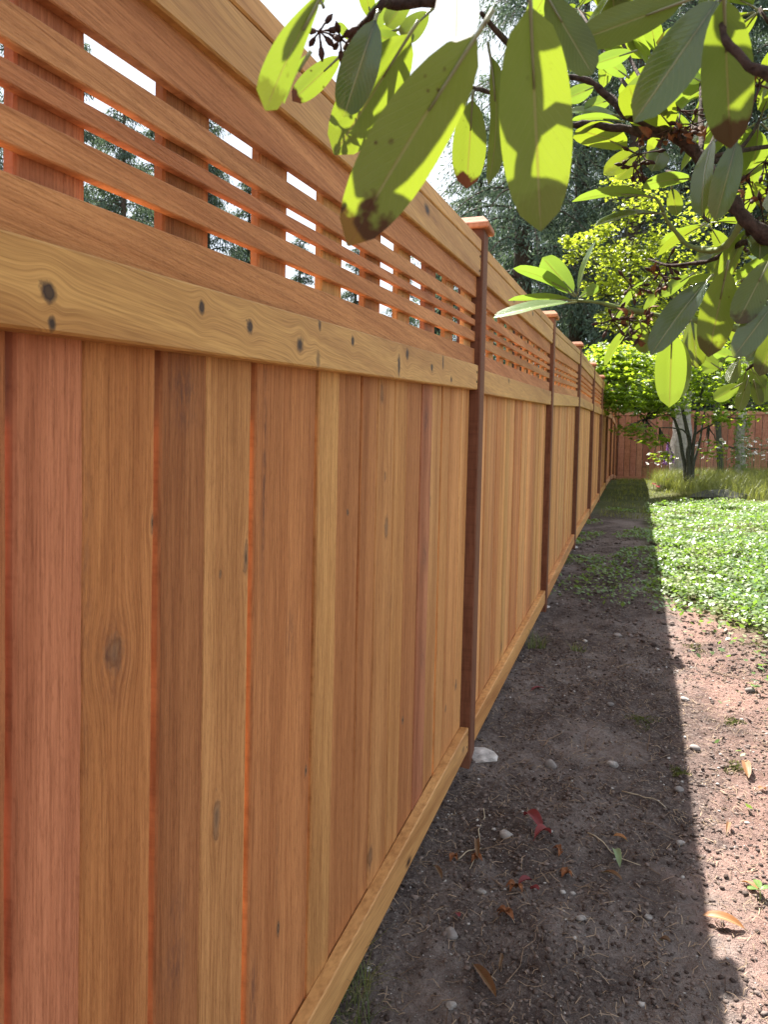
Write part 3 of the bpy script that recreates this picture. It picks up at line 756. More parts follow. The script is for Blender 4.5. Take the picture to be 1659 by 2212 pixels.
# withered flower trusses
def truss(P, r=.03, n=9, orange=.5):
    P = np.array(P); mb = MB()
    for k in range(n):
        d = np.array([rnd.gauss(0, 1), rnd.gauss(0, 1), rnd.gauss(-.2, .8)]); d /= np.linalg.norm(d); e = d*r*rnd.uniform(.6, 1.2)
        V, F = tube(wiggle((0, 0, 0), e, 4, .05), [.0012, .0009, .0009, .0016], 5); mb.add(V, F, 0)
        V, F = tube([e, e+d*.005, e+d*.011], [.0022, .003, .0004], 6); mb.add(V, F, 0)
        if rnd.random() < orange:
            for q in range(2):
                a = np.array([rnd.gauss(0, 1) for _ in range(3)]); a /= np.linalg.norm(a); l = rnd.uniform(.009, .017)
                V, F, _ = leaf_mesh('p', e, e+(a+d*.4)*l, l*.6, np.cross(a, d)+.01, arch=.2, fold=.5, nl=5, nw=2, petiole=.02, curl=.8, pr=.0005); mb.add(V, F, 1)
    obj('withered_flower', mb.mesh('withered_flower', [m_caps, m_petal], True), bush, rel(bush, P))
for (px, py, d, r_, o_) in [(1363, 617, 1.2, .022, .2), (1433, 599, 1.18, .02, .3), (1323, 692, 1.18, .024, .4), (1360, 692, 1.16, .022, .8), (1395, 700, 1.15, .026, .9), (1470, 240, 1.0, .035, .4), (1450, 280, 1.0, .03, .9),
                         (1495, 270, 1.0, .03, .7), (1380, 335, 1.1, .024, .1), (1370, 360, 1.12, .02, .1), (1640, 185, .7, .03, 1), (1652, 350, 1.0, .03, 1), (1630, 430, 1.0, .03, .8), (1650, 490, 1.0, .03, .3), (1600, 540, 1.1, .02, .2),
                         (1440, 570, 1.2, .02, .2), (690, 68, .7, .012, .3), (735, 85, .7, .01, .0)]:
    truss(pt(px, py, d), r_, 8, o_*.6)

# ------------------------------------------------------------------ things lying on the soil
def stone_mesh(r, seed, sub=1):
    import bmesh
    bm = bmesh.new(); bmesh.ops.create_icosphere(bm, subdivisions=2, radius=1.0)
    V = np.array([v.co for v in bm.verts]); F = [[v.index for v in f.verts] for f in bm.faces]; bm.free()
    q = np.random.default_rng(seed); A = q.normal(0, 1, (6, 3)); A /= np.linalg.norm(A, axis=1)[:, None]
    for a in A:
        dd = V@a; V -= np.maximum(0, dd-q.uniform(.55, .85))[:, None]*a
    V *= np.array([1, q.uniform(.7, 1), q.uniform(.5, .75)])*r
    return V, F
foot = [(1048, 1602, .085, .05), (1160, 1345, .09, .035), (1232, 1163, .1, .04)]
for k, (px, py, r_, z_) in enumerate(foot):
    P = gpt(px, py); y = PST_Y[k+1]
    V, F = stone_mesh(1.0, 40+k); V = V*np.array([.075, .09, .055])*(1+.12*vnoise(V[:, :1]*3+k, V[:, 1:2]*3, 9))+np.array([.056 if k == 0 else .0, y+.06, float(g(y))-.012])
    c = V.mean(0)
    lab = ['pale concrete footing lump showing at the foot of the first post past the knotty rail', 'sunlit concrete footing at the second post, under its bottom rail', 'concrete footing at the foot of the third post along the fence'][k]
    tag(obj('concrete_footing', mesh('concrete_footing', V-c, F, m_conc, False), None, tuple(c)), lab, 'footing', 'concrete footings')
def on_ground(px, py, up=0.0):
    P = gpt(px, py); return np.array([P[0], P[1], float(gz(P[0], P[1]))+up])
m_stoneL = plain('pale_stone', (0.29, 0.27, 0.255), 0.9, 0.4, 60, .005)
stones = [(975, 2008, .016, 'round grey pebble on dark soil by the curled brown leaf', 0), (1094, 1800, .018, 'pale flat stone lying near the fence below the red petals', 1), (1323, 1640, .02, 'light angular stone half sunk in shaded soil', 1),
          (1190, 1640, .022, 'grey rounded stone beside the concrete footing', 0), (1480, 1495, .018, 'bluish white cobble in the sunlit strip', 1), (1318, 1505, .016, 'smooth grey cobble in shade beside the moss', 0),
          (1468, 1688, .016, 'grey pebble at the edge of the fence shadow', 0), (1470, 1805, .013, 'small pale pebble on the shadow edge', 1), (1335, 1365, .022, 'square grey stone chip on the pale dirt mound', 0),
          (975, 2165, .011, 'white pebble near the twig ends', 1), (1560, 1340, .02, 'grey clod by the edge of the green ground cover', 0), (1620, 1480, .02, 'dark clod among moss in the sun', 0), (1500, 1600, .02, 'broken dark clod on the sunlit reddish soil', 0),
          (1255, 1970, .012, 'small whitish stone in deep shade', 1), (1040, 1915, .012, 'small pale pebble under the red flower', 1), (1400, 1960, .01, 'tiny white pebble near the dead leaf curl', 1)]
for k, (px, py, r_, lab, pale) in enumerate(stones):
    P = on_ground(px, py); V, F = stone_mesh(r_*1.25, 60+k)
    tag(obj('stone', mesh('stone', V, F, m_stoneL if pale else m_stone, True), None, tuple(P+[0, 0, r_*.35])), lab, 'stone', 'loose stones on the soil')
m_dead = leafmat('dead_leaf', (0.30, 0.13, 0.05), (0.36, 0.18, 0.09), (0.35, 0.14, 0.03), .25, .15, .5, True)
m_deadb = leafmat('brown_leaf', (0.16, 0.085, 0.05), (0.20, 0.12, 0.08), (0.15, 0.06, 0.02), .15, .12, .5, True)
m_redp = leafmat('red_petal', (0.20, 0.045, 0.055), (0.24, 0.075, 0.085), (0.3, 0.03, 0.03), .2, .1, .5, False)
m_palel = leafmat('pale_leaf', (0.20, 0.27, 0.17), (0.26, 0.32, 0.22), (0.2, 0.3, 0.1), .2, .1, .5, True)
def fallen(name, px0, py0, px1, py1, w, mat, label, cat='leaf', lift=.012, arch=.12, fold=.35, curl=0., grp='fallen leaves and petals on the soil'):
    A = on_ground(px0, py0, .004); B = on_ground(px1, py1, lift)
    V, F, UV = leaf_mesh(name, A, B, w, (rnd.uniform(-.2, .2), rnd.uniform(-.2, .2), 1), arch=arch, fold=fold, nl=9, nw=2, petiole=.08, curl=curl, pr=.001)
    return tag(obj(name, mesh(name, np.array(V)-A, F, mat, True, UV), None, tuple(A)), label, cat, grp)
fallen('dead_leaf', 1618, 1992, 1518, 1965, .03, m_dead, 'long orange dead leaf lying in the sun at the shadow edge')
fallen('dead_leaf', 1608, 1628, 1618, 1665, .03, m_dead, 'orange oval dead leaf in the sun above the seedling')
fallen('dead_leaf', 1020, 2068, 1072, 2150, .022, m_deadb, 'long curled brown leaf on the dark soil', fold=.9, arch=.05)
fallen('dead_leaf', 1030, 1795, 1032, 1860, .016, m_deadb, 'narrow curled brown leaf leaning close under the fence', fold=.9)
fallen('dead_leaf', 1300, 1862, 1345, 1885, .016, m_deadb, 'small tan leaf below the pale green leaf', fold=.6)
fallen('dead_leaf', 1358, 1800, 1325, 1795, .018, m_dead, 'small curved orange leaf above the pale green leaf', fold=.5)
fallen('dead_leaf', 1425, 2000, 1450, 2010, .014, m_deadb, 'tiny curled brown leaf on dark soil near the shadow edge', fold=.8)
fallen('dead_leaf', 1570, 1790, 1576, 1765, .014, m_dead, 'little pinkish dry leaf standing in the sunlit duff', fold=.7)
fallen('dead_leaf', 1600, 1880, 1640, 1905, .022, m_dead, 'orange dry leaf beside the green seedling')
fallen('dead_leaf', 1655, 1690, 1640, 1700, .02, m_dead, 'short bright orange leaf scrap lying alone in the sunlit duff')
fallen('dead_leaf', 935, 1870, 955, 1900, .014, m_deadb, 'tan leaf sliver near the fence base', fold=.7)
fallen('dead_leaf', 1085, 2040, 1078, 2085, .008, m_deadb, 'thin reddish leaf sliver near the grass tuft', fold=.8)
fallen('red_petal', 1130, 1758, 1172, 1795, .035, m_redp, 'larger crumpled red petal on the shaded soil', 'petal', fold=.6, arch=.25)
fallen('red_petal', 1152, 1815, 1190, 1800, .03, m_redp, 'crumpled red petal touching the larger one', 'petal', fold=.7, arch=.3)
fallen('red_petal', 1118, 1895, 1150, 1885, .022, m_redp, 'red petal above a withered brown flower', 'petal', fold=.6)
fallen('red_petal', 1145, 1905, 1165, 1915, .018, m_redp, 'dark red petal scrap under another petal', 'petal', fold=.6)
fallen('red_petal', 1145, 1487, 1175, 1480, .022, m_redp, 'red leaf scrap halfway along the shaded strip', 'petal')
fallen('red_petal', 985, 1965, 992, 1980, .014, m_redp, 'small pink petal scrap on dark soil', 'petal')
fallen('pale_leaf', 1325, 1815, 1340, 1850, .022, m_palel, 'pale green curled leaf on shaded soil', 'leaf', fold=.5, arch=.3)
for (px, py, lab) in [(1225, 1872, 'withered brown flower in the middle of the shaded strip'), (1030, 1852, 'withered rusty flower beside the pale roots'), (985, 1848, 'withered rusty flower nearest the bottom rail'),
                      (1115, 1905, 'withered brown flower under the red petals'), (1095, 1963, 'small withered flower above the curled brown leaf'), (1210, 1830, 'small rusty flower remains right of the red petals')]:
    P = on_ground(px, py, .006); mb = MB()
    for k in range(6):
        a = rnd.uniform(0, 6.28); d = np.array([math.cos(a), math.sin(a), rnd.uniform(0, .5)]); l = rnd.uniform(.014, .028)
        V, F, _ = leaf_mesh('p', np.zeros(3), d*l, l*.7, (rnd.uniform(-.3, .3), rnd.uniform(-.3, .3), 1), arch=.3, fold=.6, nl=5, nw=2, petiole=.05, curl=.6, pr=.0007); mb.add(V, F, 0)
    tag(obj('withered_flower', mb.mesh('withered_flower', [m_petal], True), None, tuple(P)), lab, 'flower', 'withered flowers on the soil')
# seedling
P = on_ground(1642, 1915); sd_ = thing('seedling', 'bright green seedling with three leaves in the sunlit soil', 'plant', tuple(P))
m_seed = leafmat('seedling_leaf', (0.10, 0.20, 0.04), (0.14, 0.22, 0.07), (0.30, 0.45, 0.05), .4, .2, .4, True)
V, F = tube([(0, 0, -.005), (.002, 0, .02), (0, .002, .035)], .0015, 6); obj('stem', mesh('stem', V, F, m_gstem, True), sd_)
for a, l, dz_ in ((-2.6, .04, .004), (.5, .035, .0), (1.7, .042, .012)):
    d = np.array([math.cos(a), math.sin(a), .2]); V, F, UV = leaf_mesh('leaf', (0, 0, .034), np.array((0, 0, .034))+d*l, l*.5, (0, 0, 1), nl=8, nw=2, arch=.1, fold=.1, pr=.0008)
    obj('leaf', mesh('leaf', V, F, m_seed, True, UV), sd_)
# twigs
tw = [((1270, 1785), (1385, 1850), .0022), ((1045, 1740), (1015, 1875), .0018), ((990, 1850), (1040, 1820), .002), ((1040, 1820), (1110, 1815), .0016), ((1345, 1690), (1440, 1735), .0022), ((1175, 1600), (1215, 1575), .003),
      ((1265, 1610), (1275, 1560), .0022), ((1400, 1610), (1395, 1560), .0025), ((1090, 2125), (1180, 1980), .0013), ((1540, 1440), (1620, 1462), .003), ((1340, 1435), (1400, 1420), .0022), ((1210, 1420), (1300, 1412), .002),
      ((1240, 1890), (1290, 1900), .0013), ((1370, 1745), (1460, 1780), .0016), ((1000, 1985), (1010, 1960), .0014), ((1360, 1900), (1420, 1935), .0013), ((1430, 2060), (1415, 2010), .0012), ((1230, 1690), (1275, 1705), .0018), ((925, 2170), (985, 2150), .0022),
      ((1150, 1880), (1240, 1860), .0013), ((1060, 1880), (1140, 1930), .0012), ((1280, 1855), (1330, 1835), .0013), ((1290, 1735), (1345, 1720), .0012)]
for k, (a, b, r_) in enumerate(tw):
    A = on_ground(*a, .003); B = on_ground(*b, .006); Q = wiggle(A, B, 7, .035); Q[:, 2] = [float(gz(p[0], p[1]))+.004+rnd.uniform(0, .006) for p in Q]
    if k in (6, 7): Q = wiggle(A, A+[.004, .01, .07], 6, .04)
    V, F = tube(Q-A, np.linspace(r_, r_*.5, len(Q)), 6)
    up = k in (6, 7)
    tag(obj('twig', mesh('twig', V, F, m_straw if k in (0, 1, 2, 4) else m_twig, True), None, tuple(A)), 'thin dry stalk standing upright out of the soil' if up else 'thin dry twig lying on the soil', 'twig', 'upright stalks' if up else 'twigs lying on the soil')
# clods and gravel: far too many to count
def scatter(n, xr, yr, smin, smax, seed, dens=None, flat=.6, sink=.25):
    q = np.random.default_rng(seed)
    P = np.stack([q.uniform(*xr, n), q.uniform(*yr, n)], 1)
    if dens is not None: P = P[q.random(n) < dens(P[:, 0], P[:, 1])]
    n = len(P); s_ = smin*np.exp(q.random(n)**3.2*math.log(smax/smin))
    t = (1+5**.5)/2
    T = np.array([(-1, t, 0), (1, t, 0), (-1, -t, 0), (1, -t, 0), (0, -1, t), (0, 1, t), (0, -1, -t), (0, 1, -t), (t, 0, -1), (t, 0, 1), (-t, 0, -1), (-t, 0, 1)])/1.9
    TF = np.array([(0, 11, 5), (0, 5, 1), (0, 1, 7), (0, 7, 10), (0, 10, 11), (1, 5, 9), (5, 11, 4), (11, 10, 2), (10, 7, 6), (7, 1, 8), (3, 9, 4), (3, 4, 2), (3, 2, 6), (3, 6, 8), (3, 8, 9), (4, 9, 5), (2, 4, 11), (6, 2, 10), (8, 6, 7), (9, 8, 1)])
    V = T[None]*(1+q.uniform(-.42, .42, (n, 12, 1))); a = q.uniform(0, 6.28, n); ca, sa = np.cos(a), np.sin(a)
    V = V*q.uniform(.65, 1.1, (n, 1, 3))*np.array([1, 1, flat])
    V = np.stack([V[..., 0]*ca[:, None]-V[..., 1]*sa[:, None], V[..., 0]*sa[:, None]+V[..., 1]*ca[:, None], V[..., 2]], -1)*s_[:, None, None]
    V += np.stack([P[:, 0], P[:, 1], gz(P[:, 0], P[:, 1])+s_*sink], -1)[:, None]
    F = (TF[None]+12*np.arange(n)[:, None, None]).reshape(-1, 3)
    return V.reshape(-1, 3), F
s = N('clods'); geo = s.n('NewGeometry'); ri = geo.outputs['Random Per Island']
cc = s.mix(s.mr(ri, 0.1, 0.95), (0.06, 0.044, 0.039), (0.21, 0.168, 0.15)); cc = s.mix(s.mr(ri, .965, .98), cc, (0.42, 0.40, 0.38))
m_clod = s.done(s.principled(cc, 0.95, 0.08, s.bump(s.noise(geo.outputs['Position'], 220, 3), .003, .8)))
V, F = scatter(60000, (-.10, 1.5), (1.35, 4.4), .0010, .0095, 1, lambda x, y: .35+.65*(vnoise(x*5, y*5, 21) > -.08))
tag(obj('soil_crumbs', mesh('soil_crumbs', V, F, m_clod, False)), 'loose soil crumbs and grit covering the bare strip', 'soil', kind='stuff')
V, F = scatter(9000, (-.10, 1.9), (4.3, 8.5), .004, .02, 2, lambda x, y: .3+.7*(vnoise(x*3, y*3, 22) > 0.0))
tag(obj('gravel', mesh('gravel', V, F, m_clod, False)), 'stony dirt and small gravel farther along the strip', 'gravel', kind='stuff')
# fine roots and needles
q = np.random.default_rng(3); n = 7000
A = np.stack([q.uniform(-.05, 1.45, n), q.uniform(1.35, 5.0, n)], 1); a = q.uniform(0, 6.28, n); l = q.uniform(.008, .045, n)
B = A+np.stack([np.cos(a), np.sin(a)], 1)*l[:, None]; Mid = (A+B)/2+q.normal(0, .15, (n, 2))*l[:, None]; wv = np.stack([-np.sin(a), np.cos(a)], 1)*q.uniform(.0004, .0011, (n, 1))
zz = lambda P, u: np.stack([P[:, 0], P[:, 1], gz(P[:, 0], P[:, 1])+u], -1)
V = np.stack([zz(A-wv, .003), zz(A+wv, .003), zz(Mid-wv, .007), zz(Mid+wv, .007), zz(B-wv, .003), zz(B+wv, .003)], 1).reshape(-1, 3)
F = (np.array([[0, 1, 3, 2], [2, 3, 5, 4]])[None]+6*np.arange(n)[:, None, None]).reshape(-1, 4)
s = N('rootlets'); ri = s.n('NewGeometry').outputs['Random Per Island']
m_root = s.done(s.principled(s.mix(ri, (0.06, 0.035, 0.025), (0.40, 0.30, 0.21)), .9, .1))
tag(obj('plant_litter', mesh('plant_litter', V, F, m_root)), 'fine rootlets and dry needles strewn over the soil', 'litter', kind='stuff')

# ------------------------------------------------------------------ low plants
def blades(P, n_per, h, w, spread, seed, lean=.6):
    q = np.random.default_rng(seed); P = np.repeat(np.asarray(P), n_per, 0); n = len(P)
    a = q.uniform(0, 6.28, n); rr = spread*np.sqrt(q.random(n)); B = P+np.stack([np.cos(a)*rr, np.sin(a)*rr], 1)
    a2 = q.uniform(0, 6.28, n); H = h*q.uniform(.5, 1.15, n); ln = q.uniform(.1, lean, n)*H
    d = np.stack([np.cos(a2), np.sin(a2)], 1); sdv = np.stack([-np.sin(a2), np.cos(a2)], 1)*(w*q.uniform(.6, 1.2, (n, 1)))
    z0 = gz(B[:, 0], B[:, 1])-.005
    def lay(f, u, k): XY = B+d*(ln*f)[:, None]; return [np.stack([*(XY-sdv*k).T, z0+H*u], -1), np.stack([*(XY+sdv*k).T, z0+H*u], -1)]
    V = np.stack(lay(0, 0, 1)+lay(.3, .55, .8)+lay(1.0, .9+0*ln, .12), 1).reshape(-1, 3)
    F = (np.array([[0, 1, 3, 2], [2, 3, 5, 4]])[None]+6*np.arange(n)[:, None, None]).reshape(-1, 4)
    return V, F
def islandleaf(name, ca, cb, trans, tf=.35, gloss=.12, gr=.4, patch=None):
    s = N(name); ge = s.n('NewGeometry'); ri = ge.outputs['Random Per Island']; c = s.mix(ri, ca, cb)
    if patch: c = s.mix(s.mr(s.noise(ge.outputs['Position'], 1.4, 4, 0.6), 0.48, 0.66, 0.0, 0.8), c, patch)
    d = s.n('BsdfDiffuse'); s.put(d.inputs[0], c); t = s.n('BsdfTranslucent'); s.put(t.inputs[0], s.mix(ri, tuple(v*.75 for v in trans), tuple(v*1.2 for v in trans)))
    gl = s.n('BsdfGlossy'); gl.inputs['Roughness'].default_value = gr
    m1 = s.n('MixShader'); m1.inputs[0].default_value = tf; s.t.links.new(d.outputs[0], m1.inputs[1]); s.t.links.new(t.outputs[0], m1.inputs[2])
    lw = s.n('LayerWeight'); lw.inputs[0].default_value = 0.5
    f = s.math('MULTIPLY', s.math('ADD', 0.035, s.math('MULTIPLY', s.math('POWER', lw.outputs['Facing'], 5.0), 0.35)), gloss*8, clamp=True)
    m2 = s.n('MixShader'); s.put(m2.inputs[0], f); s.t.links.new(m1.outputs[0], m2.inputs[1]); s.t.links.new(gl.outputs[0], m2.inputs[2])
    return s.done(m2.outputs[0])
m_grass = islandleaf('grass_blade', (0.08, 0.11, 0.02), (0.24, 0.24, 0.07), (0.36, 0.40, 0.06))
m_cover = islandleaf('ground_cover_leaf', (0.07, 0.14, 0.035), (0.14, 0.23, 0.07), (0.28, 0.47, 0.05), .35, .20, .40, (0.20, 0.21, 0.06))
m_tuft = islandleaf('tuft_blade', (0.05, 0.09, 0.02), (0.24, 0.22, 0.10), (0.18, 0.25, 0.05))
def cover(n, dens, seed, xr, yr, hgt=.09, size=(.010, .022)):
    q = np.random.default_rng(seed); P = np.stack([q.uniform(*xr, n), q.uniform(*yr, n)], 1); P = P[q.random(n) < dens(P[:, 0], P[:, 1])]; n = len(P)
    hh = hgt*(.25+1.1*(vnoise(P[:, 0]*4, P[:, 1]*4, seed)+.5)+.7*(vnoise(P[:, 0]*1.3, P[:, 1]*1.3, seed+1)+.5)*np.clip((P[:, 0]-.8)*1.5, 0, 1))*q.uniform(.4, 1, n); zc = gz(P[:, 0], P[:, 1])+hh
    l = q.uniform(*size, n)*(1+.02*P[:, 1]); a = q.uniform(0, 6.28, n); el = q.normal(.1, .45, n)
    d = np.stack([np.cos(a)*np.cos(el), np.sin(a)*np.cos(el), np.sin(el)], -1); rl = q.normal(0, .35, n)
    sdv = np.stack([-np.sin(a), np.cos(a), 0*a], -1); up = np.cross(d, sdv); sdv = sdv*np.cos(rl)[:, None]+up*np.sin(rl)[:, None]
    c = np.stack([P[:, 0], P[:, 1], zc], -1); w = (l*q.uniform(.5, .75, n))[:, None]; L_ = l[:, None]
    V = np.stack([c-d*L_, c+sdv*w-d*L_*.1, c+d*L_, c-sdv*w-d*L_*.1], 1).reshape(-1, 3)
    return V, np.arange(4*n).reshape(-1, 4)
edge = lambda x, y: 1.9*x+y+1.0*vnoise(x*2.5, y*2.5, 31)+.8*vnoise(x*8, y*8, 32)+.4*vnoise(x*21, y*21, 34)
dcov = lambda x, y: np.where((edge(x, y) > 7.35) & (x > .80-.18*vnoise(y*2, x, 33)), np.clip((13.2-y)/1.5, 0, 1), np.where(edge(x, y) > 6.6, .16, np.where((x > .85) & (edge(x, y) > 4.2), .05*(vnoise(x*6, y*6, 35) > .12), 0.0)))
V, F = cover(70000, dcov, 51, (.7, 5.2), (2.2, 12.5)); V2, F2 = cover(26000, dcov, 52, (.7, 3.2), (3.4, 8.5), .10)
tag(obj('ground_cover', mesh('ground_cover', np.vstack([V, V2]), np.vstack([F, F2+len(V)]), m_cover)), 'dense bright green leafy ground cover beside the soil strip', 'ground cover', kind='stuff')
# sparse weeds in the shaded strip
dw = lambda x, y: (vnoise(x*3.1, y*2.0, 41) > .12)*np.clip((y-5.2)/1.5, 0, .8)*(x < .95)
V, F = cover(9000, dw, 53, (.02, .95), (4.6, 11.5), .06, (.010, .02))
tag(obj('weeds', mesh('weeds', V, F, m_cover)), 'scattered low weeds in the shaded far part of the soil strip', 'weeds', kind='stuff')
# grass near the fence foot, meadow behind
q = np.random.default_rng(8)
def tuft(name, px, py, n, h, w, spread, label, grp='grass tufts along the fence foot', at=None):
    P = on_ground(px, py) if at is None else np.array([at[0], at[1], float(gz(*at))])
    V, F = blades([P[:2]], n, h, w, spread, int(px*7+py), 1.5)
    tag(obj(name, mesh(name, V-P, F, m_tuft), None, tuple(P)), label, 'grass', grp)
tuft('grass_tuft', 752, 2130, 70, .10, .0016, .05, 'tuft of long grass sticking out under the bottom rail')
tuft('grass_tuft', 745, 2190, 60, .09, .0014, .06, 'dry grass and roots under the near end of the bottom rail')
tuft('grass_tuft', 1160, 1395, 60, .11, .002, .05, 'green weed tuft at the foot of the second post')
tuft('grass_tuft', 1215, 1215, 50, .10, .0025, .07, 'small grass tuft by the third post')
tuft('grass_tuft', 1250, 1400, 30, .05, .003, .04, 'little green weed in the shaded strip beside the twigs')
q = np.random.default_rng(9)
P = np.stack([q.uniform(-.0, 7.5, 5200), q.uniform(10.2, 22, 5200)], 1)
P = P[(P[:, 0] > .15)]
P = P[(P[:, 1] > 13.2) | (P[:, 0] < 1.1) | (q.random(len(P)) < .25)]
keep = (P[:, 0] > 1.1+.5*vnoise(P[:, 1], P[:, 0], 3)) | (q.random(len(P)) < .35); P = P[keep]
tall = ((P[:, 0] > 1.25) & (P[:, 1] > 13.0)) | ((P[:, 0] > .95) & (P[:, 1] > 15.0))
V, F = blades(P[tall], 11, .34, .0026, .14, 71, 1.3); V2, F2 = blades(P[~tall], 7, .075, .004, .12, 72, 1.2)
tag(obj('meadow_grass', mesh('meadow_grass', np.vstack([V, V2]), np.vstack([F, F2+len(V)]), m_grass)), 'tall loose grass in front of the far fence', 'grass', kind='stuff')
# moss pads
m_moss = plain('moss', (0.10, 0.115, 0.025), 0.95, .4, 150, .006)
for k, (px, py, r_, lab) in enumerate([(1388, 1540, .06, 'flat dark green moss pad in the shaded strip'), (1468, 1648, .03, 'small bright moss pad at the shadow edge'), (1585, 1540, .035, 'sunlit moss pad on reddish soil'), (1590, 1640, .035, 'yellow green moss pad near the orange leaf'),
                                    (1500, 1390, .05, 'sunlit moss patch below the gravelly clods'), (1640, 1390, .07, 'larger mossy patch by the ground cover edge')]):
    P = on_ground(px, py); nn = 900; a = q.uniform(0, 6.28, nn); rr = r_*np.sqrt(q.random(nn))*(1+.5*np.sin(a*3+k)); XY = np.stack([P[0]+rr*np.cos(a), P[1]+rr*np.sin(a)*1.2], 1)
    V, F = blades(XY, 1, .012, .0016, .002, 300+k, .9)
    tag(obj('moss_patch', mesh('moss_patch', V-P, F, m_moss), None, tuple(P)), lab, 'moss', 'moss patches')
# flowers in the meadow
m_white = plain('daisy_ray', (0.75, 0.75, 0.74), .7, .05, 40); m_yel = plain('daisy_eye', (0.55, 0.36, 0.03), .8, .2, 40)
mb = MB(); V, F = tube([(0, 0, 0), (.01, .004, .25), (.0, .01, .5)], [.003, .0022, .002], 5); mb.add(V, F, 0)
st_me = mb.mesh('stalk', [m_gstem])
mb = MB()
for k in range(12):
    a = k*math.tau/12; d = np.array([math.cos(a), math.sin(a), .06]); e = np.array([-math.sin(a), math.cos(a), 0])
    mb.add([d*.008, d*.018+e*.006, d*.03+e*.004, d*.03-e*.004, d*.018-e*.006], [[0, 4, 3, 2, 1]], 0)
ray_me = mb.mesh('petals', [m_white])
V, F = stone_mesh(.011, 3); eye_me = mesh('eye', V*[1, 1, .7], F, m_yel, True)
r = random.Random(77)
for k in range(120):
    px = r.choice([r.uniform(1500, 1570), r.uniform(1560, 1665), r.uniform(1590, 1665)]); dist = r.uniform(15.0, 19.5)
    P = pt(px, 1000, dist/.95); P[2] = float(gz(P[0], P[1])); h = r.uniform(.5, .95)
    if k >= 108: P = pt(r.uniform(1395, 1470), 1000, r.uniform(16, 18)); P[2] = float(gz(P[0], P[1])); h = r.uniform(.35, .55)
    d = thing('daisy', 'white daisy on a thin stalk among the tall grass by the far fence', 'flower', tuple(P), 'daisies in the meadow')
    s_ = obj('stalk', st_me, d); s_.scale = (1, 1, h/.5)
    p = obj('petals', ray_me, d, (0, .01, h)); p.rotation_euler = (r.uniform(-.5, .5)+.35, r.uniform(-.5, .5), r.uniform(0, 6)); p.scale = (1.5 if k < 108 else .95,)*3
    e = obj('eye', eye_me, d, (0, .008, h+.004))
m_purp = plain('purple_floret', (0.28, 0.12, 0.42), .7, .3, 40); m_pink = plain('pink_petal', (0.55, 0.06, 0.12), .7, .2, 40)
for k, (px, py0, dist, h, lab) in enumerate([(1437, 1000, 15.2, .62, 'taller purple flower spike in front of the pale snag'), (1452, 1000, 15.5, .66, 'slender purple flower spike beside the taller one'), (1441, 1000, 16.4, .88, 'short purple flower spike above the other spikes')]):
    P = pt(px, py0, dist/.95); P[2] = float(gz(P[0], P[1]))
    d = thing('purple_flower', lab, 'flower', tuple(P), 'purple flower spikes'); V, F = tube([(0, 0, 0), (.01, 0, h*.6), (0, 0, h)], [.005, .004, .002], 5); obj('stalk', mesh('stalk', V, F, m_gstem), d)
    mb = MB()
    for j in range(26):
        a = j*2.4; z_ = h*(.68+.34*j/26); rr = .034*(1-.7*j/26); c = np.array([math.cos(a)*rr, math.sin(a)*rr, z_]); V, F = tube([np.array([0, 0, z_+.01]), c, c*[1.3, 1.3, 1]-[0, 0, .012]], [.003, .010, .013], 5); mb.add(V, F)
    obj('florets', mb.mesh('florets', [m_purp]), d)
for k, (px, py) in enumerate([(1412, 1046), (1420, 1052), (1442, 1038), (1505, 1030)]):
    P = gpt(px, py+14); P[2] = float(gz(P[0], P[1])); d = thing('pink_flower', 'small pinkish red flower low in the grass before the far fence', 'flower', tuple(P), 'pinkish red flowers')
    V, F = tube([(0, 0, 0), (.0, 0, .13)], .003, 5); obj('stalk', mesh('stalk', V, F, m_gstem), d)
    mb = MB()
    for j in range(14):
        a = j*2.4; c = np.array([math.cos(a)*.03, math.sin(a)*.03, .14+.012*math.sin(j)]); mb.add([c*[.2, .2, 1], c+[.008, 0, .012], c*[1.3, 1.3, 1.02], c-[.008, 0, 0]], [[0, 1, 2, 3]])
    obj('petals', mb.mesh('petals', [m_pink]), d)

# ------------------------------------------------------------------ trees in the yard
m_mbark = plain('maple_bark', (0.060, 0.062, 0.048), .85, .4, 25, .01)
m_snag = plain('weathered_wood', (0.36, 0.34, 0.31), .85, .35, 14, .02)
m_maple = islandleaf('maple_leaf', (0.075, 0.135, 0.022), (0.14, 0.20, 0.03), (0.42, 0.58, 0.03), .5, .12, .4)
m_mapley = islandleaf('yellow_maple_leaf', (0.12, 0.17, 0.02), (0.19, 0.22, 0.03), (0.46, 0.55, 0.04), .5, .1, .4)
ang = [-2.4, -2.0, -1.55, -1.15, -.75, -.38, 0, .38, .75, 1.15, 1.55, 2.0, 2.4]; rad = [.35, .62, .40, .88, .50, .78, 1.08, .78, .50, .88, .40, .62, .35]
ML = np.array([(math.cos(a)*r_, math.sin(a)*r_, -.12*r_*r_) for a, r_ in zip(ang, rad)]+[(-.25, 0, 0.0)])
MLF = [[13, k, k+1] for k in range(12)]+[[13, 12, 0]]
def leaf_frames(C_, q, size, tilt=.35):
    n = len(C_); a = q.uniform(0, 6.28, n); d = np.stack([np.cos(a), np.sin(a), q.normal(-.3, tilt, n)], -1); d /= np.linalg.norm(d, axis=1)[:, None]
    up = np.stack([q.normal(0, tilt, n), q.normal(0, tilt, n), np.ones(n)], -1); sd_ = np.cross(up, d); sd_ /= np.linalg.norm(sd_, axis=1)[:, None]; up = np.cross(d, sd_)
    return d, sd_, up, size*q.uniform(.65, 1.2, n)
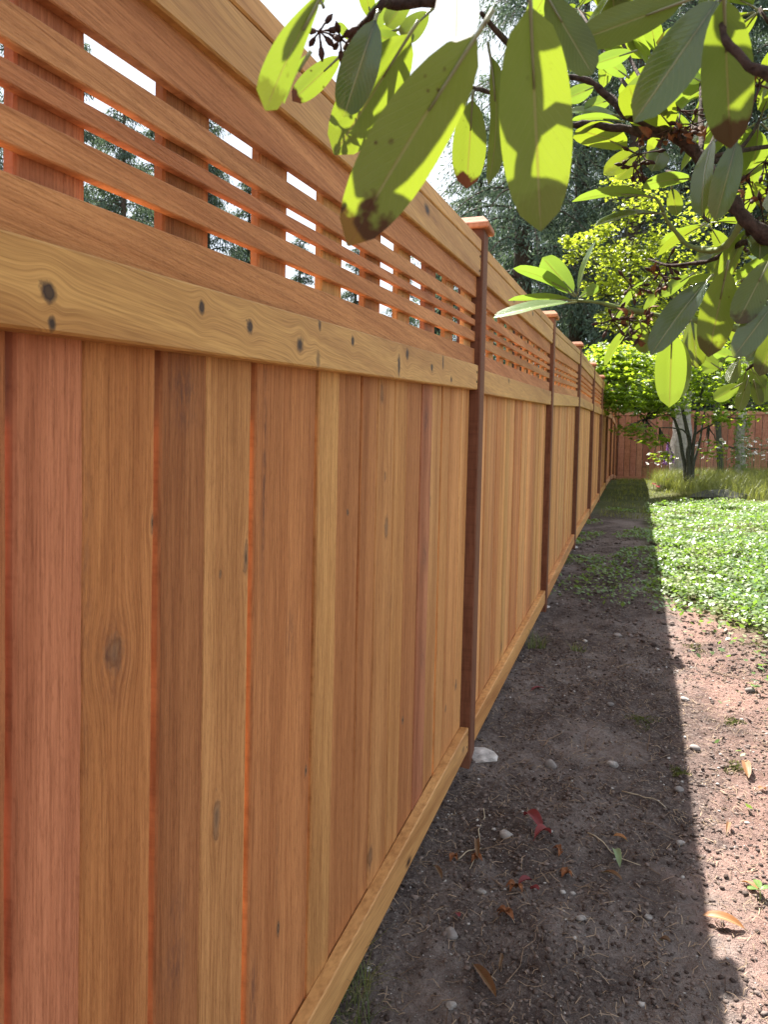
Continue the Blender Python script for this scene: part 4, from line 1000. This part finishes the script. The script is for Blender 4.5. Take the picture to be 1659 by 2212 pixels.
def maple(name, label, base, stems, clumps, mat, size, nper, seed, nind=0):
    """stems: lists of points; clumps: (centre, rx, ry, rz, weight)"""
    base = np.array(base); t = thing(name, label, 'tree', tuple(base), 'maple trees'); q = np.random.default_rng(seed); rr = random.Random(seed)
    for k, (P, r0) in enumerate(stems):
        P = np.array(P); n = len(P); tt = np.linspace(0, n-1, (n-1)*5+1); Q = np.stack([np.interp(tt, range(n), P[:, j]) for j in range(3)], 1)
        Q[2:-1] += q.normal(0, .02, Q[2:-1].shape)
        for _ in range(2): Q[1:-1] = (Q[:-2]+2*Q[1:-1]+Q[2:])/4
        V, F = tube(Q-base, np.linspace(r0, r0*.25, len(Q)), 8); obj('trunk' if k == 0 else 'stem', mesh('stem', V, F, m_mbark, True), t)
    ends = np.concatenate([np.array(P)[1:] for P, _ in stems])
    allc = []; mb = MB()
    for (c, rx, ry, rz, w) in clumps:
        n = int(nper*w); c = np.array(c); u = q.normal(0, 1, (n, 3)); u /= np.linalg.norm(u, axis=1)[:, None]; u *= (q.random(n)**.45)[:, None]
        # flat layers
        u[:, 2] = np.round(u[:, 2]*3+q.normal(0, .16, n))/3
        allc.append(c+u*[rx, ry, rz])
        j = ends[np.argmin(np.linalg.norm(ends-c, axis=1))]
        for _ in range(5):
            e = c+np.array([rr.uniform(-.8, .8)*rx, rr.uniform(-.8, .8)*ry, rr.uniform(-.5, .5)*rz]); V, F = tube(wiggle(j, e, 6, .04, rr)-base, np.linspace(.014, .003, 6), 5); mb.add(V, F)
    obj('twigs', mb.mesh('twigs', [m_mbark], True), t)
    P = np.vstack(allc); d, sd_, up, s_ = leaf_frames(P, q, size)
    order = np.argsort(np.linalg.norm(P-CAM, axis=1)); ind = order[:nind]; rest = order[nind:]
    if nind:
        lm = mesh('leaf', ML, MLF, mat)
        for i in ind:
            o = obj('leaf', lm, t); Mx = Matrix.Identity(4)
            for k in range(3): Mx[k][0], Mx[k][1], Mx[k][2], Mx[k][3] = d[i][k]*s_[i], sd_[i][k]*s_[i], up[i][k]*s_[i], P[i][k]-base[k]
            o.matrix_local = Mx
    V = (P[rest, None]+s_[rest, None, None]*(ML[None, :, :1]*d[rest, None]+ML[None, :, 1:2]*sd_[rest, None]+ML[None, :, 2:]*up[rest, None]))
    n = len(rest); F = (np.array(MLF)[None]+14*np.arange(n)[:, None, None]).reshape(-1, 3)
    o = obj('crown', mesh('crown', V.reshape(-1, 3)-base, F, mat), t); o['kind'] = 'stuff'
    return t
def pd(px, py, dist): return pt(px, py, dist)
D1 = 13.0
b1 = gpt(1488, 1062); D1 = float((b1-CAM)@cF)
stems = [([b1-[0, 0, .1], pd(1488, 1000, D1), pd(1490, 950, D1), pd(1478, 890, D1), pd(1470, 820, D1), pd(1450, 740, D1)], .055),
         ([b1-[.03, .05, .1], pd(1480, 1000, D1+.1), pd(1468, 930, D1+.2), pd(1452, 900, D1+.3), pd(1400, 840, D1), pd(1330, 800, D1-.5)], .045),
         ([b1-[-.04, 0, .1], pd(1494, 1010, D1), pd(1502, 930, D1-.1), pd(1510, 880, D1-.1), pd(1530, 800, D1-.3), pd(1560, 720, D1)], .038),
         ([b1-[-.05, -.05, .1], pd(1496, 1010, D1+.1), pd(1514, 930, D1+.2), pd(1524, 880, D1+.3), pd(1528, 820, D1+.3)], .03),
         ([pd(1492, 945, D1), pd(1470, 925, D1-.2), pd(1425, 925, D1-.4), pd(1395, 905, D1-.5)], .018),
         ([pd(1500, 940, D1), pd(1530, 920, D1-.2), pd(1570, 905, D1-.4), pd(1605, 880, D1-.5)], .02)]
cl = []
for (px, py, dd, rx, rz, w) in [(1300, 800, -1.0, .5, .35, 1.2), (1370, 790, -.6, .6, .4, 1.6), (1330, 870, -1.2, .5, .22, .9), (1400, 860, -.8, .6, .3, 1.2), (1440, 800, -.2, .7, .45, 1.6), (1370, 930, -1.2, .42, .12, .35),
                            (1520, 840, -.2, .7, .35, 1.2), (1590, 800, 0, .8, .4, 1.2), (1650, 860, 0, .7, .35, .9), (1560, 900, -.4, .6, .2, .5), (1440, 880, -.6, .45, .25, .6), (1640, 760, .4, .8, .5, 1.2), (1300, 770, -.6, .4, .25, .6),
                            (1540, 970, -.3, .25, .2, .15), (1430, 985, -.6, .25, .12, .12), (1410, 950, -.8, .3, .12, .2), (1350, 840, -1.1, .6, .3, .9), (1480, 760, .2, .7, .4, 1.0), (1560, 740, .4, .8, .5, 1.0), (1330, 770, -.5, .5, .2, .8), (1295, 850, -1.4, .3, .18, .4)]:
    cl.append((pd(px, py, D1+dd), rx, rx*1.1, rz, w))
maple('maple_tree', 'small many-stemmed green maple in front of the far fence', b1, stems, cl, m_maple, .062, 480, 5, 240)
D2 = 17.5; b2 = pt(1560, 1000, D2); b2[2] = float(gz(b2[0], b2[1]))
stems2 = [([b2-[0, 0, .1], pd(1550, 900, D2), pd(1530, 800, D2), pd(1490, 700, D2), pd(1430, 620, D2), pd(1360, 560, D2)], .07), ([pd(1550, 900, D2), pd(1560, 780, D2), pd(1580, 650, D2), pd(1570, 520, D2)], .05), ([pd(1520, 770, D2), pd(1460, 740, D2), pd(1380, 700, D2), pd(1310, 640, D2)], .035)]
cl = [(pd(px, py, D2+dd), rx, rx, rz, w) for (px, py, dd, rx, rz, w) in [(1260, 530, -.5, .45, .28, .55), (1300, 500, -.3, .35, .22, .4), (1350, 470, 0, .4, .3, .35), (1320, 560, -.4, .7, .4, 1.2), (1390, 540, 0, .7, .45, 1.2), (1300, 620, -.5, .5, .25, .6), (1370, 620, -.3, .8, .4, 1.4), (1450, 600, 0, .9, .6, 1.5), (1330, 690, -.6, .5, .3, .7),
      (1400, 690, -.3, .8, .45, 1.4), (1480, 690, .2, .9, .5, 1.4), (1550, 640, .3, 1.0, .7, 1.4), (1620, 700, .3, 1.0, .7, 1.3), (1340, 400, .2, .5, .4, .45), (1400, 440, .3, .6, .4, .6), (1480, 500, .3, .9, .6, 1.0), (1560, 420, .5, .9, .7, .9), (1640, 540, .4, .9, .7, 1.0), (1222, 520, -.5, .2, .12, .12), (1230, 560, -.5, .2, .1, .12)]]
maple('maple_tree', 'taller maple with yellow-green leaves rising behind the small maple', b2, stems2, cl, m_mapley, .068, 380, 6, 0)
# pale snag and slim trunk by the far fence
def snag(name, label, px0, py0, px1, py1, dist, r0, r1, n=14, stubs=()):
    A = pt(px0, py0, dist); A[2] = float(gz(A[0], A[1]))-.05; B = pt(px1, py1, dist); t = thing(name, label, 'tree', tuple(A))
    tt = np.linspace(0, 1, n); Q = A+(B-A)*tt[:, None]+rng.normal(0, .012, (n, 3)); rr = r0+(r1-r0)*tt**.6
    V, F = tube(Q-A, rr, 14); V = np.array(V); ang_ = np.arange(len(V)) % 14; V[:, :2] += (V[:, :2]-np.repeat((Q-A)[:, :2], 14, 0))*(.12*np.sin(ang_*2.1+1)+.06*rng.normal(0, 1, len(V)))[:, None]
    obj('trunk', mesh('trunk', V, F, m_snag, True), t)
    for (f, dx, dz, r_) in stubs:
        c = (B-A)*f; e = c+np.array([dx, -.05, dz]); V, F = tube(wiggle(c, e, 5, .05), np.linspace(r_, r_*.5, 5), 6); obj('branch_stub', mesh('branch_stub', V, F, m_mbark, True), t)
    return t
snag('dead_snag', 'thick pale weathered snag standing behind the small maple', 1470, 1010, 1484, 700, 18.6, .30, .13)
t = snag('slender_tree', 'slim ivy-grown grey trunk with side stubs near the far fence', 1598, 1010, 1612, 700, 17.5, .11, .07, 14, ((.22, -.35, .03, .03), (.22, .38, -.02, .03), (.45, -.2, .25, .02), (.6, .25, .3, .02)))
q2 = np.random.default_rng(44); A = np.array(t.location); nn = 700; h = q2.uniform(0, 1.5, nn); a = q2.uniform(0, 6.28, nn); rr = q2.uniform(.1, .26, nn)*(1-.2*h)
Pn = np.stack([h*.03+rr*np.cos(a), rr*np.sin(a), h], -1); d, sd_, up, s_ = leaf_frames(Pn, q2, .04, .6)
V = (Pn[:, None]+s_[:, None, None]*(ML[None, :, :1]*d[:, None]+ML[None, :, 1:2]*sd_[:, None])).reshape(-1, 3); F = (np.array(MLF)[None]+14*np.arange(nn)[:, None, None]).reshape(-1, 3)
o = obj('ivy', mesh('ivy', V, F, m_cover), t); o['kind'] = 'stuff'
# rock at the edge of the bed
P = gpt(1540, 1082); V, F = stone_mesh(1.0, 91); V = V*[.5, .3, .22]+rng.normal(0, .012, V.shape)
tag(obj('rock', mesh('rock', V, F, plain('dark_rock', (.10, .10, .085), .9, .5, 8, .02), False), None, (P[0]+.1, P[1]+.1, float(gz(P[0], P[1]))+.02)), 'low grey rock at the far edge of the ground cover', 'rock')
# broad-leaved weed in the cover
for k, (px, py) in enumerate([(1500, 1118), (1575, 1112), (1460, 1130)]):
    P = gpt(px, py); P[2] = float(gz(P[0], P[1])); w_ = thing('broad_weed', 'pale broad-leaved weed rising above the ground cover', 'plant', tuple(P), 'broad-leaved weeds')
    for j in range(7):
        a = j*.9+k; d = np.array([math.cos(a), math.sin(a), .45]); l = .17; V, F, UV = leaf_mesh('leaf', (0, 0, .03), np.array((0, 0, .03))+d*l, .06, (0, 0, 1), nl=6, nw=2, arch=.15, fold=.1)
        obj('leaf', mesh('leaf', V, F, m_palel, True, UV), w_)

# ------------------------------------------------------------------ conifers
m_con = islandleaf('conifer_spray', (0.045, 0.080, 0.060), (0.10, 0.145, 0.115), (0.13, 0.19, 0.10), .3, .06, .5)
m_cbark = plain('conifer_bark', (0.07, 0.05, 0.04), .9, .4, 12, .02)
def conifer_mesh(H, Rb, z0, nb, spr, droop, seed, dens=1.0):
    q = np.random.default_rng(seed); cs = []; mb = MB()
    V, F = tube([(0, 0, -1), (.05, .03, H*.3), (0, 0, H*.65), (0, 0, H)], [H*.018, H*.014, H*.008, .02], 9); trunk = (V, F)
    for b in range(nb):
        f = (b+q.random())/nb; z = z0+(H-z0)*f; L = Rb*(1-f)**.75*q.uniform(.65, 1.15)+.25; a = q.uniform(0, 6.28); n = max(3, int(L*6))
        t = np.linspace(.0, 1, n); up = .12*L
        P = np.stack([np.cos(a)*L*t, np.sin(a)*L*t, z+up*np.sin(t*2.4)-droop*L*t*t], -1)
        V, F = tube(P, np.linspace(.02+.008*L, .006, n), 4, False); mb.add(V, F)
        m = int(spr*L*dens); tt = q.random(m)**.7; c = np.stack([np.interp(tt, t, P[:, k]) for k in range(3)], -1); c += q.normal(0, 1, (m, 3))*[.06*L+.06, .06*L+.06, .05]*1.2; cs.append((c, np.full(m, a), np.full(m, L)))
    c = np.vstack([k[0] for k in cs]); a = np.concatenate([k[1] for k in cs]); n = len(c)
    a2 = a+q.normal(0, .9, n); el = q.normal(-.75, .45, n); l = q.uniform(.10, .30, n)
    d = np.stack([np.cos(a2)*np.cos(el), np.sin(a2)*np.cos(el), np.sin(el)], -1); sd_ = np.cross(d, q.normal(0, 1, (n, 3))); sd_ /= np.linalg.norm(sd_, axis=1)[:, None]; w = q.uniform(.012, .032, n)[:, None]
    e = c+d*l[:, None]+np.array([0, 0, -.3])*l[:, None]**2; m_ = c+d*l[:, None]*.45
    V = np.stack([c, m_+sd_*w, e, m_-sd_*w], 1).reshape(-1, 3)
    return trunk, mb, (V, np.arange(4*n).reshape(-1, 4))
def conifer_kind(*a, **k):
    tr, mb, cr = conifer_mesh(*a, **k)
    return mesh('trunk', *tr, m_cbark, True), mb.mesh('branches', [m_cbark], True), mesh('crown', cr[0], cr[1], m_con)
KA = conifer_kind(22, 3.6, 1.2, 190, 95, .55, 201)          # cedar with hanging sprays
KB = conifer_kind(16, 2.9, .8, 175, 110, .30, 202)           # fir
KC = conifer_kind(24, 3.9, 6.5, 150, 80, .62, 203)          # bare-trunked
def conifer(kind, px, dist, label, grp, sc_=1.0, rot=None, dz=-.3):
    P = pt(px, 1040, dist); P[2] = float(g(P[1]))+dz; t = thing('conifer', label, 'tree', tuple(P), grp)
    t.rotation_euler = (0, 0, rnd.uniform(0, 6.28) if rot is None else rot); t.scale = (sc_,)*3
    for nm, m in zip(('trunk', 'branches', 'crown'), kind): obj(nm, m, t)
conifer(KC, 1118, 27, 'tall conifer with a bare dark trunk showing beyond the corner of the fences', 'conifers beyond the far fence', 1.0)
gl = 'dark drooping conifer in the wall of trees behind the far fence'; gg = 'conifers beyond the far fence'
for px, d, kd, s_ in [(1235, 29, KA, 1.0), (1350, 26, KA, .95), (1460, 29, KA, 1.1), (1570, 27, KB, 1.25), (1680, 28, KA, 1.05), (1180, 36, KB, 1.5), (1400, 37, KC, 1.1), (1530, 37, KA, 1.2), (1290, 40, KA, 1.2), (1640, 38, KB, 1.6), (1800, 32, KA, 1.1), (1020, 40, KB, 1.15)]:
    conifer(kd, px, d, gl, gg, s_)
lg = 'fir standing beyond the long fence, seen through its lattice'; lgg = 'firs behind the lattice'
for px, d, kd, s_ in [(40, 22, KB, .82), (165, 24, KB, .84), (262, 21, KB, .66), (330, 26, KB, .76), (440, 25, KB, .78), (530, 28, KB, .70), (640, 32, KB, .62), (760, 34, KB, .62), (860, 36, KB, .62), (940, 38, KB, .80), (-120, 24, KB, 1.1)]:
    conifer(kd, px, d, lg, lgg, s_)
